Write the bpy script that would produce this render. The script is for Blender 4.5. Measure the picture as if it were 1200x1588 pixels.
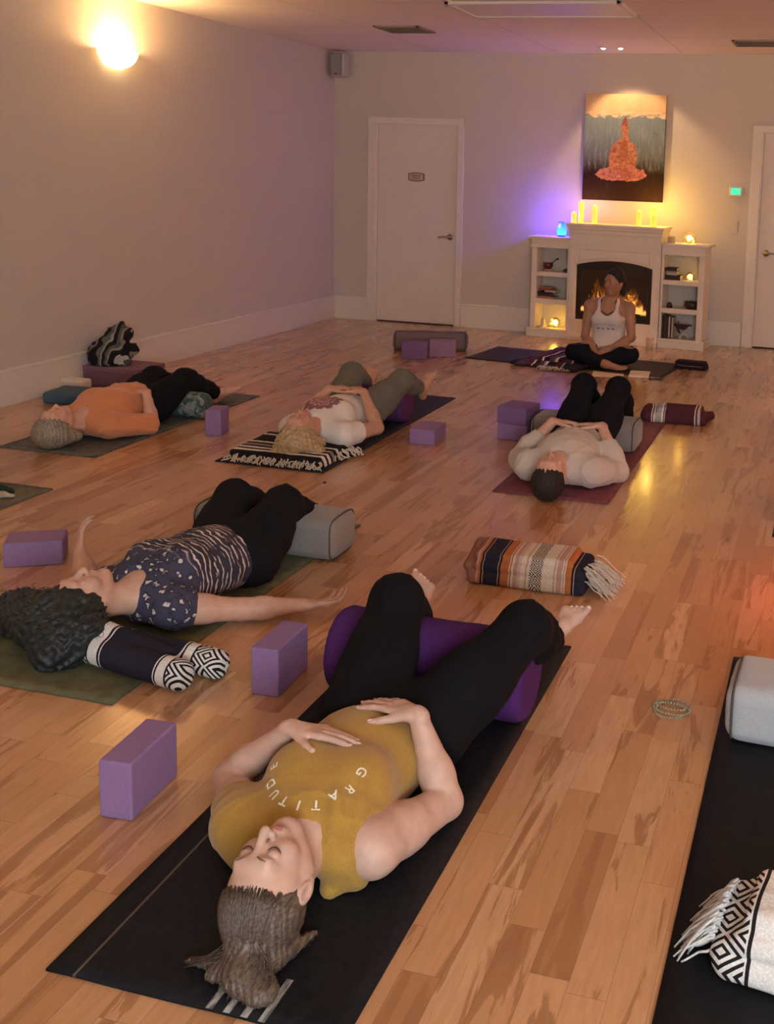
import bpy, bmesh, math, random
import numpy as np
from mathutils import Vector, Matrix
random.seed(7)
for o in list(bpy.data.objects):
    bpy.data.objects.remove(o)
SC = bpy.context.scene
COL = SC.collection

# ------------------------------------------------------------------ camera
CAM = dict(f=1681.67, cx=859.49, cy=506.51, yaw=-.25, pitch=.1422, roll=.0343, H=1.6097)
def cam_axes():
    y, p, r = CAM['yaw'], CAM['pitch'], CAM['roll']
    fwd0 = Vector((math.sin(y), math.cos(y), 0)); right0 = Vector((math.cos(y), -math.sin(y), 0)); up0 = Vector((0, 0, 1))
    fwd = fwd0*math.cos(p)-up0*math.sin(p); up = up0*math.cos(p)+fwd0*math.sin(p)
    return right0*math.cos(r)+up*math.sin(r), up*math.cos(r)-right0*math.sin(r), fwd
rt, up, fw = cam_axes()
cd = bpy.data.cameras.new('camera'); cam = bpy.data.objects.new('camera', cd); COL.objects.link(cam)
M = Matrix((rt, up, -fw)).transposed().to_4x4(); M.translation = (0, 0, CAM['H']); cam.matrix_world = M
cd.sensor_fit = 'VERTICAL'; cd.sensor_height = 24; cd.lens = CAM['f']/1588*24
cd.shift_x = (600-CAM['cx'])/1588; cd.shift_y = (CAM['cy']-794)/1588
cd.clip_start = .05; SC.camera = cam

# ------------------------------------------------------------------ world, view
w = bpy.data.worlds.new('world'); SC.world = w; w.use_nodes = True
w.node_tree.nodes['Background'].inputs[0].default_value = (.55, .62, .75, 1)
w.node_tree.nodes['Background'].inputs[1].default_value = .3
SC.view_settings.view_transform = 'Standard'; SC.view_settings.look = 'None'
SC.view_settings.gamma = 1; SC.view_settings.use_curve_mapping = False
SC.view_settings.exposure = 0.55

XL, YB, ZC, XR, YF = -5.0746, 10.4193, 2.7443, 2.6, -2.4
# area light added just inside an assumed, unseen window behind the camera
def area(name, loc, target, sx, sy, power, color):
    l = bpy.data.lights.new(name, 'AREA'); l.shape = 'RECTANGLE'; l.size = sx; l.size_y = sy; l.energy = power; l.color = color
    o = bpy.data.objects.new(name, l); COL.objects.link(o); o.location = loc
    o.rotation_euler = (Vector(target)-Vector(loc)).to_track_quat('-Z', 'Y').to_euler(); return o
def point(name, loc, power, color, r=.03, parent=None):
    l = bpy.data.lights.new(name, 'POINT'); l.energy = power; l.color = color; l.shadow_soft_size = r
    o = bpy.data.objects.new(name, l); COL.objects.link(o); o.location = loc
    if parent: o.parent = parent
    return o
area('assumed_window_light', (1.2, YF+.12, 1.55), (-.6, 5, .6), 1.9, 1.3, 135, (.80, .90, 1.0))  # added cool fill for the assumed window
SCONCE_P, SCONCE_C = 40, (1.0, .66, .41)

# ------------------------------------------------------------------ materials
def nm(name):
    m = bpy.data.materials.new(name); m.use_nodes = True
    nt = m.node_tree; return m, nt, nt.nodes['Principled BSDF']
class NG:
    """tiny node builder"""
    def __init__(s, nt): s.nt = nt
    def n(s, t, **kw):
        nd = s.nt.nodes.new(t)
        for k, v in kw.items(): setattr(nd, k, v)
        return nd
    def put(s, sock, v):
        if hasattr(v, 'is_linked') or hasattr(v, 'links'): s.nt.links.new(v, sock)
        elif v is not None: sock.default_value = v
    def m(s, op, a, b=None, c=None):
        nd = s.n('ShaderNodeMath', operation=op)
        s.put(nd.inputs[0], a); s.put(nd.inputs[1], b); s.put(nd.inputs[2], c); return nd.outputs[0]
    def coord(s, kind='Object'): return s.n('ShaderNodeTexCoord').outputs[kind]
    def sep(s, v):
        nd = s.n('ShaderNodeSeparateXYZ'); s.put(nd.inputs[0], v); return nd.outputs
    def comb(s, x=0., y=0., z=0.):
        nd = s.n('ShaderNodeCombineXYZ'); s.put(nd.inputs[0], x); s.put(nd.inputs[1], y); s.put(nd.inputs[2], z); return nd.outputs[0]
    def scale(s, v, sc):
        nd = s.n('ShaderNodeMapping'); s.put(nd.inputs[0], v); nd.inputs['Scale'].default_value = sc; return nd.outputs[0]
    def noise(s, v, sc=5., det=3., rough=.5, dist=0.):
        nd = s.n('ShaderNodeTexNoise'); s.put(nd.inputs['Vector'], v)
        nd.inputs['Scale'].default_value = sc; nd.inputs['Detail'].default_value = det; nd.inputs['Roughness'].default_value = rough; nd.inputs['Distortion'].default_value = dist
        return nd.outputs[0]
    def ramp(s, f, stops, interp='LINEAR'):
        nd = s.n('ShaderNodeValToRGB'); s.put(nd.inputs[0], f); cr = nd.color_ramp; cr.interpolation = interp
        while len(cr.elements) < len(stops): cr.elements.new(.5)
        for e, (p, c) in zip(cr.elements, stops):
            e.position = p; e.color = tuple(c)+(1,) if len(c) == 3 else c
        return nd.outputs[0]
    def mix(s, f, a, b, mode='MIX'):
        nd = s.n('ShaderNodeMix', data_type='RGBA', blend_type=mode)
        s.put(nd.inputs[0], f)
        for i, v in ((6, a), (7, b)):
            if isinstance(v, tuple) and len(v) == 3: v = v+(1,)
            s.put(nd.inputs[i], v)
        return nd.outputs[2]
    def bump(s, h, strength=.3, dist=.01):
        nd = s.n('ShaderNodeBump'); s.put(nd.inputs['Height'], h); nd.inputs['Strength'].default_value = strength; nd.inputs['Distance'].default_value = dist
        return nd.outputs[0]
MATS = {}
def plain(name, c, rough=.6, metal=0., var=.08, nsc=30., bump=.15, bdist=.002, sheen=0., trans=0., sss=0., coat=0., spec=None):
    if name in MATS: return MATS[name]
    m, nt, b = nm(name); g = NG(nt); co = g.coord('Object')
    f = g.noise(co, nsc, 4.)
    d = tuple(max(0, x*(1-var*1.6)) for x in c); e = tuple(min(1, x*(1+var)) for x in c)
    nt.links.new(g.ramp(f, [(.3, d), (.7, e)]), b.inputs['Base Color'])
    b.inputs['Roughness'].default_value = rough; b.inputs['Metallic'].default_value = metal
    if bump: nt.links.new(g.bump(f, bump, bdist), b.inputs['Normal'])
    if sheen: b.inputs['Sheen Weight'].default_value = sheen
    if trans: b.inputs['Transmission Weight'].default_value = trans
    if coat: b.inputs['Coat Weight'].default_value = coat
    if spec is not None: b.inputs['Specular IOR Level'].default_value = spec
    if sss:
        b.inputs['Subsurface Weight'].default_value = sss; b.inputs['Subsurface Radius'].default_value = (.012, .005, .003)
    MATS[name] = m; return m
def emis(name, c, strength, c2=None):
    m, nt, b = nm(name); g = NG(nt)
    b.inputs['Base Color'].default_value = tuple(c)+(1,)
    if c2: nt.links.new(g.ramp(g.noise(g.coord('Object'), 12., 2.), [(.35, c), (.65, c2)]), b.inputs['Emission Color'])
    else: b.inputs['Emission Color'].default_value = tuple(c)+(1,)
    b.inputs['Emission Strength'].default_value = strength; return m
def glass(name, c=(1, 1, 1), rough=.02):
    m, nt, b = nm(name); b.inputs['Base Color'].default_value = tuple(c)+(1,); b.inputs['Transmission Weight'].default_value = 1
    b.inputs['Roughness'].default_value = rough; b.inputs['IOR'].default_value = 1.3; return m

# ------------------------------------------------------------------ object helpers
def props(o, label=None, cat=None, group=None, kind=None):
    if label: o['label'] = label
    if cat: o['category'] = cat
    if group: o['group'] = group
    if kind: o['kind'] = kind
    return o
def thing(name, label, cat, loc=(0, 0, 0), rz=0., group=None):
    o = bpy.data.objects.new(name, None); COL.objects.link(o); o.empty_display_size = .05
    o.location = loc; o.rotation_euler = (0, 0, rz); return props(o, label, cat, group)
def obj(name, bm, mat, parent=None, smooth=False, loc=None, rot=None):
    me = bpy.data.meshes.new(name)
    bmesh.ops.recalc_face_normals(bm, faces=bm.faces[:])
    bm.to_mesh(me); bm.free()
    mats = mat if isinstance(mat, (list, tuple)) else [mat]
    for mm in mats: me.materials.append(mm)
    if smooth: me.polygons.foreach_set('use_smooth', [True]*len(me.polygons))
    o = bpy.data.objects.new(name, me); COL.objects.link(o)
    if parent: o.parent = parent
    if loc is not None: o.location = loc
    if rot is not None: o.rotation_euler = rot
    return o
def box(bm, x0, x1, y0, y1, z0, z1, bev=0., seg=2, mi=0, M4=None):
    t = bmesh.new(); r = bmesh.ops.create_cube(t, size=1.)
    for v in t.verts: v.co = Vector(((x0+x1)/2+v.co.x*(x1-x0), (y0+y1)/2+v.co.y*(y1-y0), (z0+z1)/2+v.co.z*(z1-z0)))
    if bev: bmesh.ops.bevel(t, geom=t.edges[:]+t.verts[:], offset=bev, segments=seg, profile=.5, affect='EDGES')
    join(bm, t, mi, M4)
def join(bm, t, mi=0, M4=None):
    vs = [bm.verts.new((M4 @ v.co) if M4 else v.co) for v in t.verts]
    t.verts.index_update()
    for f in t.faces:
        nf = bm.faces.new([vs[v.index] for v in f.verts]); nf.material_index = mi; nf.smooth = f.smooth
    t.free()
def lathe(bm, prof, n=32, c=(0, 0, 0), mi=0, M4=None, smooth=True, a0=0., a1=2*math.pi):
    """profile of (radius, z) turned about a vertical axis"""
    full = abs(a1-a0-2*math.pi) < 1e-6; rings = []
    for r, z in prof:
        if r < 1e-6: v = bm.verts.new((M4 @ Vector((c[0], c[1], c[2]+z))) if M4 else (c[0], c[1], c[2]+z)); rings.append([v]*n)
        else:
            rg = []
            for i in range(n):
                a = a0+(a1-a0)*i/(n if full else n-1)
                p = Vector((c[0]+r*math.cos(a), c[1]+r*math.sin(a), c[2]+z)); rg.append(bm.verts.new((M4 @ p) if M4 else p))
            rings.append(rg)
    for A, B in zip(rings[:-1], rings[1:]):
        for i in range(n if full else n-1):
            j = (i+1) % n; q = []
            for v in (A[i], A[j], B[j], B[i]):
                if v not in q: q.append(v)
            if len(q) > 2:
                try: f = bm.faces.new(q); f.smooth = smooth; f.material_index = mi
                except ValueError: pass
def tube(bm, pts, r, n=8, mi=0, cap=True, closed=False):
    pts = [Vector(p) for p in pts]; rings = []; N = len(pts)
    rr = r if isinstance(r, (list, tuple)) else [r]*N
    prev = None
    for i, p in enumerate(pts):
        if closed: d = pts[(i+1) % N]-pts[i-1]
        else: d = pts[min(i+1, N-1)]-pts[max(i-1, 0)]
        if d.length < 1e-9: d = Vector((0, 0, 1))
        d.normalize()
        a = prev if prev is not None else (Vector((0, 0, 1)) if abs(d.z) < .9 else Vector((1, 0, 0)))
        u = (a-d*a.dot(d))
        if u.length < 1e-6: u = d.orthogonal()
        u.normalize(); v = d.cross(u); prev = u
        rings.append([bm.verts.new(p+(u*math.cos(2*math.pi*k/n)+v*math.sin(2*math.pi*k/n))*rr[i]) for k in range(n)])
    for i in range(N if closed else N-1):
        A, B = rings[i], rings[(i+1) % N]
        for k in range(n):
            f = bm.faces.new((A[k], A[(k+1) % n], B[(k+1) % n], B[k])); f.smooth = True; f.material_index = mi
    if cap and not closed:
        for R in (rings[0][::-1], rings[-1]):
            f = bm.faces.new(R); f.material_index = mi
def prism(bm, outline, z0, z1, mi=0, M4=None):
    """outline in xy, extruded in z"""
    a = [bm.verts.new((M4 @ Vector((x, y, z0))) if M4 else (x, y, z0)) for x, y in outline]
    b = [bm.verts.new((M4 @ Vector((x, y, z1))) if M4 else (x, y, z1)) for x, y in outline]
    n = len(a); fs = [bm.faces.new(a[::-1]), bm.faces.new(b)]
    for i in range(n): fs.append(bm.faces.new((a[i], a[(i+1) % n], b[(i+1) % n], b[i])))
    for f in fs: f.material_index = mi
def copy_tree(o, parent=None):
    c = o.copy(); COL.objects.link(c)
    if parent: c.parent = parent
    for ch in list(o.children): copy_tree(ch, c)
    return c

# ------------------------------------------------------------------ soft shapes: distance field -> mesh
V = lambda *a: np.array(a, np.float32)
def nz(v): v = np.asarray(v, float); return v/np.linalg.norm(v)
def rc(a, b, ra, rb=None, k=.015, flat=None, clip=None, neg=False):
    return dict(t='rc', a=np.array(a, float), b=np.array(b, float), ra=ra, rb=ra if rb is None else rb, k=k, flat=flat, clip=clip, neg=neg)
def el(c, r, R=None, k=.015, clip=None, neg=False):
    return dict(t='el', c=np.array(c, float), r=np.array(r, float), R=np.eye(3) if R is None else np.array(R, float), k=k, clip=clip, neg=neg)
def bx(c, h, rnd=.01, R=None, k=.005, clip=None, neg=False):
    return dict(t='bx', c=np.array(c, float), h=np.array(h, float), rnd=rnd, R=np.eye(3) if R is None else np.array(R, float), k=k, clip=clip, neg=neg)
def cy(a, b, r, rnd=.03, k=.005, clip=None, neg=False):
    return dict(t='cy', a=np.array(a, float), b=np.array(b, float), r=r, rnd=rnd, k=k, clip=clip, neg=neg)
def infl(ps, d, clip=None, **kw):
    out = []
    for p in ps:
        q = dict(p)
        if q['t'] == 'rc': q['ra'] += d; q['rb'] += d
        elif q['t'] == 'el': q['r'] = q['r']+d
        elif q['t'] == 'bx': q['h'] = q['h']+d
        elif q['t'] == 'cy': q['r'] += d
        if clip: q['clip'] = (q['clip'] or [])+clip
        q.update(kw); out.append(q)
    return out
def bounds(p):
    if p['t'] in ('rc', 'cy'):
        r = max(p.get('ra', 0), p.get('rb', 0), p.get('r', 0)) if p['t'] == 'rc' else p['r']*1.0+.0
        return np.minimum(p['a'], p['b'])-r, np.maximum(p['a'], p['b'])+r
    h = p['r'] if p['t'] == 'el' else p['h']
    e = np.abs(p['R']) @ h; return p['c']-e, p['c']+e
def dist(p, X, Y, Z):
    if p['t'] == 'rc':
        a, b = p['a'], p['b']; ba = b-a; L = float(ba @ ba)+1e-12
        px, py, pz = X-a[0], Y-a[1], Z-a[2]
        h = np.clip((px*ba[0]+py*ba[1]+pz*ba[2])/L, 0, 1)
        px = px-h*ba[0]; py = py-h*ba[1]; pz = pz-h*ba[2]
        if p['flat'] is not None:
            n, s = p['flat']; n = nz(n); q = (px*n[0]+py*n[1]+pz*n[2])*(s-1)
            px = px+q*n[0]; py = py+q*n[1]; pz = pz+q*n[2]
        d = np.sqrt(px*px+py*py+pz*pz)-(p['ra']+(p['rb']-p['ra'])*h)
    elif p['t'] == 'cy':
        a, b = p['a'], p['b']; c = (a+b)/2; ax = nz(b-a); H = np.linalg.norm(b-a)/2
        px, py, pz = X-c[0], Y-c[1], Z-c[2]; t = px*ax[0]+py*ax[1]+pz*ax[2]
        ro = np.sqrt(np.maximum(px*px+py*py+pz*pz-t*t, 0)); rn = p['rnd']
        dx = ro-(p['r']-rn); dy = np.abs(t)-(H-rn)
        d = np.minimum(np.maximum(dx, dy), 0)+np.sqrt(np.maximum(dx, 0)**2+np.maximum(dy, 0)**2)-rn
    else:
        R = p['R']; c = p['c']; px, py, pz = X-c[0], Y-c[1], Z-c[2]
        q = [px*R[0, i]+py*R[1, i]+pz*R[2, i] for i in range(3)]
        if p['t'] == 'el':
            r = p['r']; k0 = np.sqrt(sum((q[i]/r[i])**2 for i in range(3))); k1 = np.sqrt(sum((q[i]/r[i]**2)**2 for i in range(3)))+1e-9
            d = k0*(k0-1)/k1
        else:
            h = p['h']; rn = p['rnd']; e = [np.abs(q[i])-(h[i]-rn) for i in range(3)]
            d = np.minimum(np.maximum(e[0], np.maximum(e[1], e[2])), 0)+np.sqrt(sum(np.maximum(v, 0)**2 for v in e))-rn
    if p['clip']:
        for q0, n in p['clip']:
            n = nz(n); d = np.maximum(d, (X-q0[0])*n[0]+(Y-q0[1])*n[1]+(Z-q0[2])*n[2])
    return d.astype(np.float32)
def axis(lo, hi, h, fines):
    out = [lo]
    while out[-1] < hi:
        s = h
        for a, b, hf in fines:
            if a-h <= out[-1] <= b: s = min(s, hf)
        out.append(out[-1]+s)
    return np.array(out, np.float32)
def field(prims, h=.006, fine=(), disp=None, cuts=(), margin=.02):
    """fine: (lo xyz, hi xyz, step); cuts: (point, normal) keeps the side the normal points away from"""
    lo = np.min([bounds(p)[0] for p in prims if not p['neg']], axis=0)-margin; hi = np.max([bounds(p)[1] for p in prims if not p['neg']], axis=0)+margin
    for q0, n in cuts:          # shrink the box for axis aligned cuts
        for i in range(3):
            if abs(n[i]) > .999:
                if n[i] > 0: hi[i] = min(hi[i], q0[i]+margin)
                else: lo[i] = max(lo[i], q0[i]-margin)
    ax = [axis(lo[i], hi[i], h, [(f[0][i], f[1][i], f[2]) for f in fine]) for i in range(3)]
    D = np.full([len(a) for a in ax], .5, np.float32)
    for p in prims:
        l, u = bounds(p); mg = p['k']+.03
        sl = []
        for i in range(3):
            a = np.searchsorted(ax[i], l[i]-mg); b = np.searchsorted(ax[i], u[i]+mg); sl.append(slice(max(a-1, 0), b+1))
        if any(s.stop <= s.start for s in sl): continue
        X, Y, Z = np.meshgrid(ax[0][sl[0]], ax[1][sl[1]], ax[2][sl[2]], indexing='ij', sparse=True)
        d = dist(p, X, Y, Z); sub = D[tuple(sl)]
        if d.shape != sub.shape: d = np.broadcast_to(d, sub.shape)
        k = max(p['k'], 1e-5)
        if p['neg']:
            hh = np.clip(.5-.5*(sub+d)/k, 0, 1); D[tuple(sl)] = sub+(-d-sub)*hh+k*hh*(1-hh)
        else:
            hh = np.clip(.5+.5*(sub-d)/k, 0, 1); D[tuple(sl)] = sub+(d-sub)*hh-k*hh*(1-hh)
    X, Y, Z = np.meshgrid(*ax, indexing='ij', sparse=True)
    if disp is not None: D += disp(X, Y, Z).astype(np.float32)
    for q0, n in cuts:
        n = nz(n); D = np.maximum(D, ((X-q0[0])*n[0]+(Y-q0[1])*n[1]+(Z-q0[2])*n[2]).astype(np.float32))
    D[0], D[-1] = .5, .5; D[:, 0], D[:, -1] = .5, .5; D[:, :, 0], D[:, :, -1] = .5, .5
    return D, ax
def nets(D, ax):
    S = D < 0; n = np.array(D.shape)
    c = np.zeros(n-1, np.uint8)
    for i in (0, 1):
        for j in (0, 1):
            for k in (0, 1): c += S[i:n[0]-1+i, j:n[1]-1+j, k:n[2]-1+k]
    I = np.argwhere((c > 0) & (c < 8)); N = len(I)
    idx = np.full(n-1, -1, np.int64); idx[I[:, 0], I[:, 1], I[:, 2]] = np.arange(N)
    P = np.zeros((N, 3)); W = np.zeros(N)
    for d in range(3):
        o = [e for e in range(3) if e != d]
        for u in (0, 1):
            for v in (0, 1):
                A = I.copy(); A[:, o[0]] += u; A[:, o[1]] += v; B = A.copy(); B[:, d] += 1
                a = D[A[:, 0], A[:, 1], A[:, 2]]; b = D[B[:, 0], B[:, 1], B[:, 2]]
                m = (a < 0) != (b < 0); t = np.where(m, a/np.where(m, a-b, 1), 0)
                for e in range(3):
                    pa = ax[e][A[:, e]]; pb = ax[e][B[:, e]]; P[:, e] += np.where(m, pa+t*(pb-pa), 0)
                W += m
    P /= W[:, None]
    F = []
    for d in range(3):
        o = [(d+1) % 3, (d+2) % 3]
        sa = [slice(None)]*3; sb = [slice(None)]*3; sa[d] = slice(0, -1); sb[d] = slice(1, None)
        a = S[tuple(sa)]; b = S[tuple(sb)]; E = np.argwhere(a != b)
        E = E[(E[:, o[0]] > 0) & (E[:, o[1]] > 0) & (E[:, o[0]] < n[o[0]]-1) & (E[:, o[1]] < n[o[1]]-1)]
        s = a[E[:, 0], E[:, 1], E[:, 2]]
        q = []
        for du, dv in ((-1, -1), (0, -1), (0, 0), (-1, 0)):
            C = E.copy(); C[:, o[0]] += du; C[:, o[1]] += dv; q.append(idx[C[:, 0], C[:, 1], C[:, 2]])
        q = np.array(q).T; q[~s] = q[~s][:, ::-1]; F.append(q)
    F = np.concatenate(F); F = F[(F >= 0).all(1)]
    return P, F
def soft(name, prims, mat, parent=None, h=.006, fine=(), disp=None, cuts=(), origin=(0, 0, 0), relax=1, matfn=None, smooth=True):
    D, ax = field(prims, h, fine, disp, cuts); P, F = nets(D, ax)
    for _ in range(relax):          # light smoothing
        S_ = np.zeros_like(P); C_ = np.zeros(len(P))
        for a, b in ((0, 1), (1, 2), (2, 3), (3, 0)):
            for u, v in ((a, b), (b, a)):
                for e in range(3): S_[:, e] += np.bincount(F[:, u], weights=P[F[:, v], e], minlength=len(P))
                C_ += np.bincount(F[:, u], minlength=len(P))
        P = P*.55+.45*S_/np.maximum(C_, 1)[:, None]
    me = bpy.data.meshes.new(name); PO = P-np.array(origin)
    me.vertices.add(len(PO)); me.vertices.foreach_set('co', PO.astype(np.float32).ravel())
    me.loops.add(F.size); me.loops.foreach_set('vertex_index', F.astype(np.int32).ravel())
    me.polygons.add(len(F)); me.polygons.foreach_set('loop_start', np.arange(0, F.size, 4, dtype=np.int32))
    try: me.polygons.foreach_set('loop_total', np.full(len(F), 4, np.int32))
    except Exception: pass
    me.update(calc_edges=True); me.validate()
    for mm in (mat if isinstance(mat, (list, tuple)) else [mat]): me.materials.append(mm)
    if matfn is not None and len(me.polygons) == len(F):
        me.polygons.foreach_set('material_index', matfn(P[F].mean(1)).astype(np.int32))
    me.polygons.foreach_set('use_smooth', [smooth]*len(me.polygons))
    o = bpy.data.objects.new(name, me); COL.objects.link(o)
    if parent: o.parent = parent
    else: o.location = origin
    return o
def folds(amp, sc=1., seed=0, dirv=None):
    """wrinkle displacement: sums of warped waves"""
    rs = np.random.RandomState(seed); W_ = []
    for i in range(7):
        d = rs.randn(3)
        if dirv is not None: d = d*.45+np.array(dirv)*(1.3 if i % 2 else -1.1)
        d = nz(d)*rs.uniform(18, 60)*sc; W_.append((d, rs.uniform(0, 6.3), rs.uniform(.5, 1)*30/np.linalg.norm(d)))
    def f(X, Y, Z):
        wx = .02*np.sin(17*sc*Y+seed)+.015*np.sin(29*sc*Z); wy = .02*np.sin(19*sc*X+1.3*seed)
        out = 0
        for d, ph, a in W_: out = out+a*np.sin(d[0]*(X+wx)+d[1]*(Y+wy)+d[2]*Z+ph)
        out = out*.5
        for i, (d, ph, a) in enumerate(W_[:5]):      # sharp creases, each showing only in patches
            d2 = d[[1, 0, 2]]*(1.3+.25*i)*np.array((1, -1, .6)); m_ = np.clip(np.sin(.33*(d[0]*Y+d[1]*X)+2*ph+i)*1.6-.2, 0, 1)
            out = out-m_*1.5*(1-np.abs(np.sin(d2[0]*(X+wx)+d2[1]*(Y+wy)+d2[2]*Z+ph)))**4
        return amp*out/3
    return f
# ------------------------------------------------------------------ room surfaces
def floor_mat():
    m, nt, b = nm('wood floor'); g = NG(nt); co = g.coord('Object'); x, y, z = g.sep(co)
    W_ = .083
    xs = g.m('DIVIDE', x, W_); col = g.m('FLOOR', xs)
    wn = g.n('ShaderNodeTexWhiteNoise', noise_dimensions='1D'); g.put(wn.inputs['W'], col); r1 = wn.outputs[0]
    ln = g.m('ADD', g.m('MULTIPLY', r1, .28), .36)
    ys = g.m('ADD', g.m('DIVIDE', y, ln), g.m('MULTIPLY', r1, 37.)); row = g.m('FLOOR', ys)
    w2 = g.n('ShaderNodeTexWhiteNoise', noise_dimensions='2D'); g.put(w2.inputs['Vector'], g.comb(col, row, 0.)); r2 = w2.outputs[0]
    w3 = g.n('ShaderNodeTexWhiteNoise', noise_dimensions='2D'); g.put(w3.inputs['Vector'], g.comb(g.m('ADD', col, 55.), row, 0.)); r3 = w3.outputs[0]
    base = g.ramp(r2, [(0, (.55, .29, .14)), (.25, (.63, .36, .185)), (.5, (.50, .26, .12)), (.72, (.68, .42, .23)), (.86, (.44, .21, .09)), (1, (.59, .33, .155))])
    # grain stretched along the boards, its own offset in each board
    gv = g.comb(g.m('ADD', g.m('MULTIPLY', x, 13.), g.m('MULTIPLY', r3, 50.)), g.m('ADD', g.m('MULTIPLY', y, 1.5), g.m('MULTIPLY', r2, 90.)), 0.)
    n1 = g.noise(gv, 1., 5., .6, 1.2)
    n2 = g.noise(gv, 5., 4., .6, .4)
    heart = g.ramp(g.m('ADD', n1, g.m('MULTIPLY', g.m('SUBTRACT', r3, .5), .16)), [(.55, (0, 0, 0)), (.585, (.75, .75, .75)), (.72, (1, 1, 1))])
    c1 = g.mix(heart, base, (.35, .165, .07))
    c1 = g.mix(g.ramp(n2, [(.35, (0, 0, 0)), (.75, (.45, .45, .45))]), c1, (.40, .20, .09))
    # knots
    vo = g.n('ShaderNodeTexVoronoi'); g.put(vo.inputs['Vector'], g.comb(g.m('MULTIPLY', x, 3.2), g.m('MULTIPLY', y, 1.5), 0.)); vo.inputs['Scale'].default_value = 1.3
    c1 = g.mix(g.ramp(g.m('ADD', vo.outputs['Distance'], g.m('MULTIPLY', n2, .1)), [(.06, (.8, .8, .8)), (.115, (0, 0, 0))]), c1, (.13, .055, .02))
    # joints
    fx = g.m('FRACT', xs); fy = g.m('FRACT', ys)
    jx = g.m('LESS_THAN', g.m('MINIMUM', fx, g.m('SUBTRACT', 1., fx)), .012)
    jy = g.m('LESS_THAN', g.m('MULTIPLY', g.m('MINIMUM', fy, g.m('SUBTRACT', 1., fy)), ln), .0012)
    j = g.m('MAXIMUM', jx, jy)
    c1 = g.mix(g.m('MULTIPLY', j, .35), c1, (.2, .09, .04))
    nt.links.new(c1, b.inputs['Base Color'])
    nt.links.new(g.m('ADD', .17, g.m('MULTIPLY', n2, .08)), b.inputs['Roughness'])
    nt.links.new(g.bump(g.m('MULTIPLY', j, -1.), .08, .0015), b.inputs['Normal'])
    b.inputs['Coat Weight'].default_value = .35; b.inputs['Coat Roughness'].default_value = .12
    return m
wallm = plain('sage grey wall paint', (.60, .535, .465), .85, var=.02, nsc=60, bump=.05)
trimm = plain('cream trim paint', (.74, .67, .58), .5, var=.015, nsc=20, bump=.02)
doorm = plain('cream door paint', (.72, .65, .56), .55, var=.02, nsc=8, bump=.02)
def ceil_mat():
    m, nt, b = nm('ceiling tiles'); g = NG(nt); co = g.coord('Object'); x, y, z = g.sep(co)
    fx = g.m('FRACT', g.m('DIVIDE', g.m('ADD', x, 2.72), 1.22)); fy = g.m('FRACT', g.m('DIVIDE', g.m('ADD', y, -7.95), .61))
    j = g.m('MAXIMUM', g.m('LESS_THAN', g.m('MINIMUM', fx, g.m('SUBTRACT', 1., fx)), .006), g.m('LESS_THAN', g.m('MINIMUM', fy, g.m('SUBTRACT', 1., fy)), .010))
    n = g.noise(co, 90., 3.)
    c = g.mix(g.m('MULTIPLY', j, .35), g.ramp(n, [(.3, (.80, .71, .62)), (.7, (.86, .77, .68))]), (.35, .29, .25))
    nt.links.new(c, b.inputs['Base Color']); b.inputs['Roughness'].default_value = .9
    nt.links.new(g.bump(n, .2, .003), b.inputs['Normal']); return m
def struct(name, bm, mat, parent=None, smooth=False):
    o = obj(name, bm, mat, parent, smooth)
    if not parent: o['kind'] = 'structure'
    return o
T = .12
bm = bmesh.new(); box(bm, XL-T, XR+T, YF-T, YB+T, -T, 0); struct('floor', bm, floor_mat())
bm = bmesh.new(); box(bm, XL-T, XR+T, YF-T, YB+T, ZC, ZC+T); struct('ceiling', bm, ceil_mat())
bm = bmesh.new(); box(bm, XL-T, XL, YF-T, YB+T, 0, ZC); struct('wall_left', bm, wallm)
bm = bmesh.new(); box(bm, XR, XR+T, YF-T, YB+T, 0, ZC); struct('wall_right', bm, wallm)
def wall_y(name, y0, y1, holes, x0=XL, x1=XR):
    bm = bmesh.new(); xs = sorted(holes); cur = x0
    for a, b_, z0, z1 in xs:
        box(bm, cur, a, y0, y1, 0, ZC); box(bm, a, b_, y0, y1, z1, ZC)
        if z0 > 0: box(bm, a, b_, y0, y1, 0, z0)
        cur = b_
    box(bm, cur, x1, y0, y1, 0, ZC); return struct(name, bm, wallm)
D1 = (-4.605, -3.715); D2 = (-.718, .18); DZ = 2.035
wall_y('wall_back', YB, YB+T, [(D1[0], D1[1], 0, DZ), (D2[0], D2[1], 0, DZ)])
wall_y('wall_front', YF-T, YF, [(.25, 2.15, .9, 2.2)])  # opening for the assumed window
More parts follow.
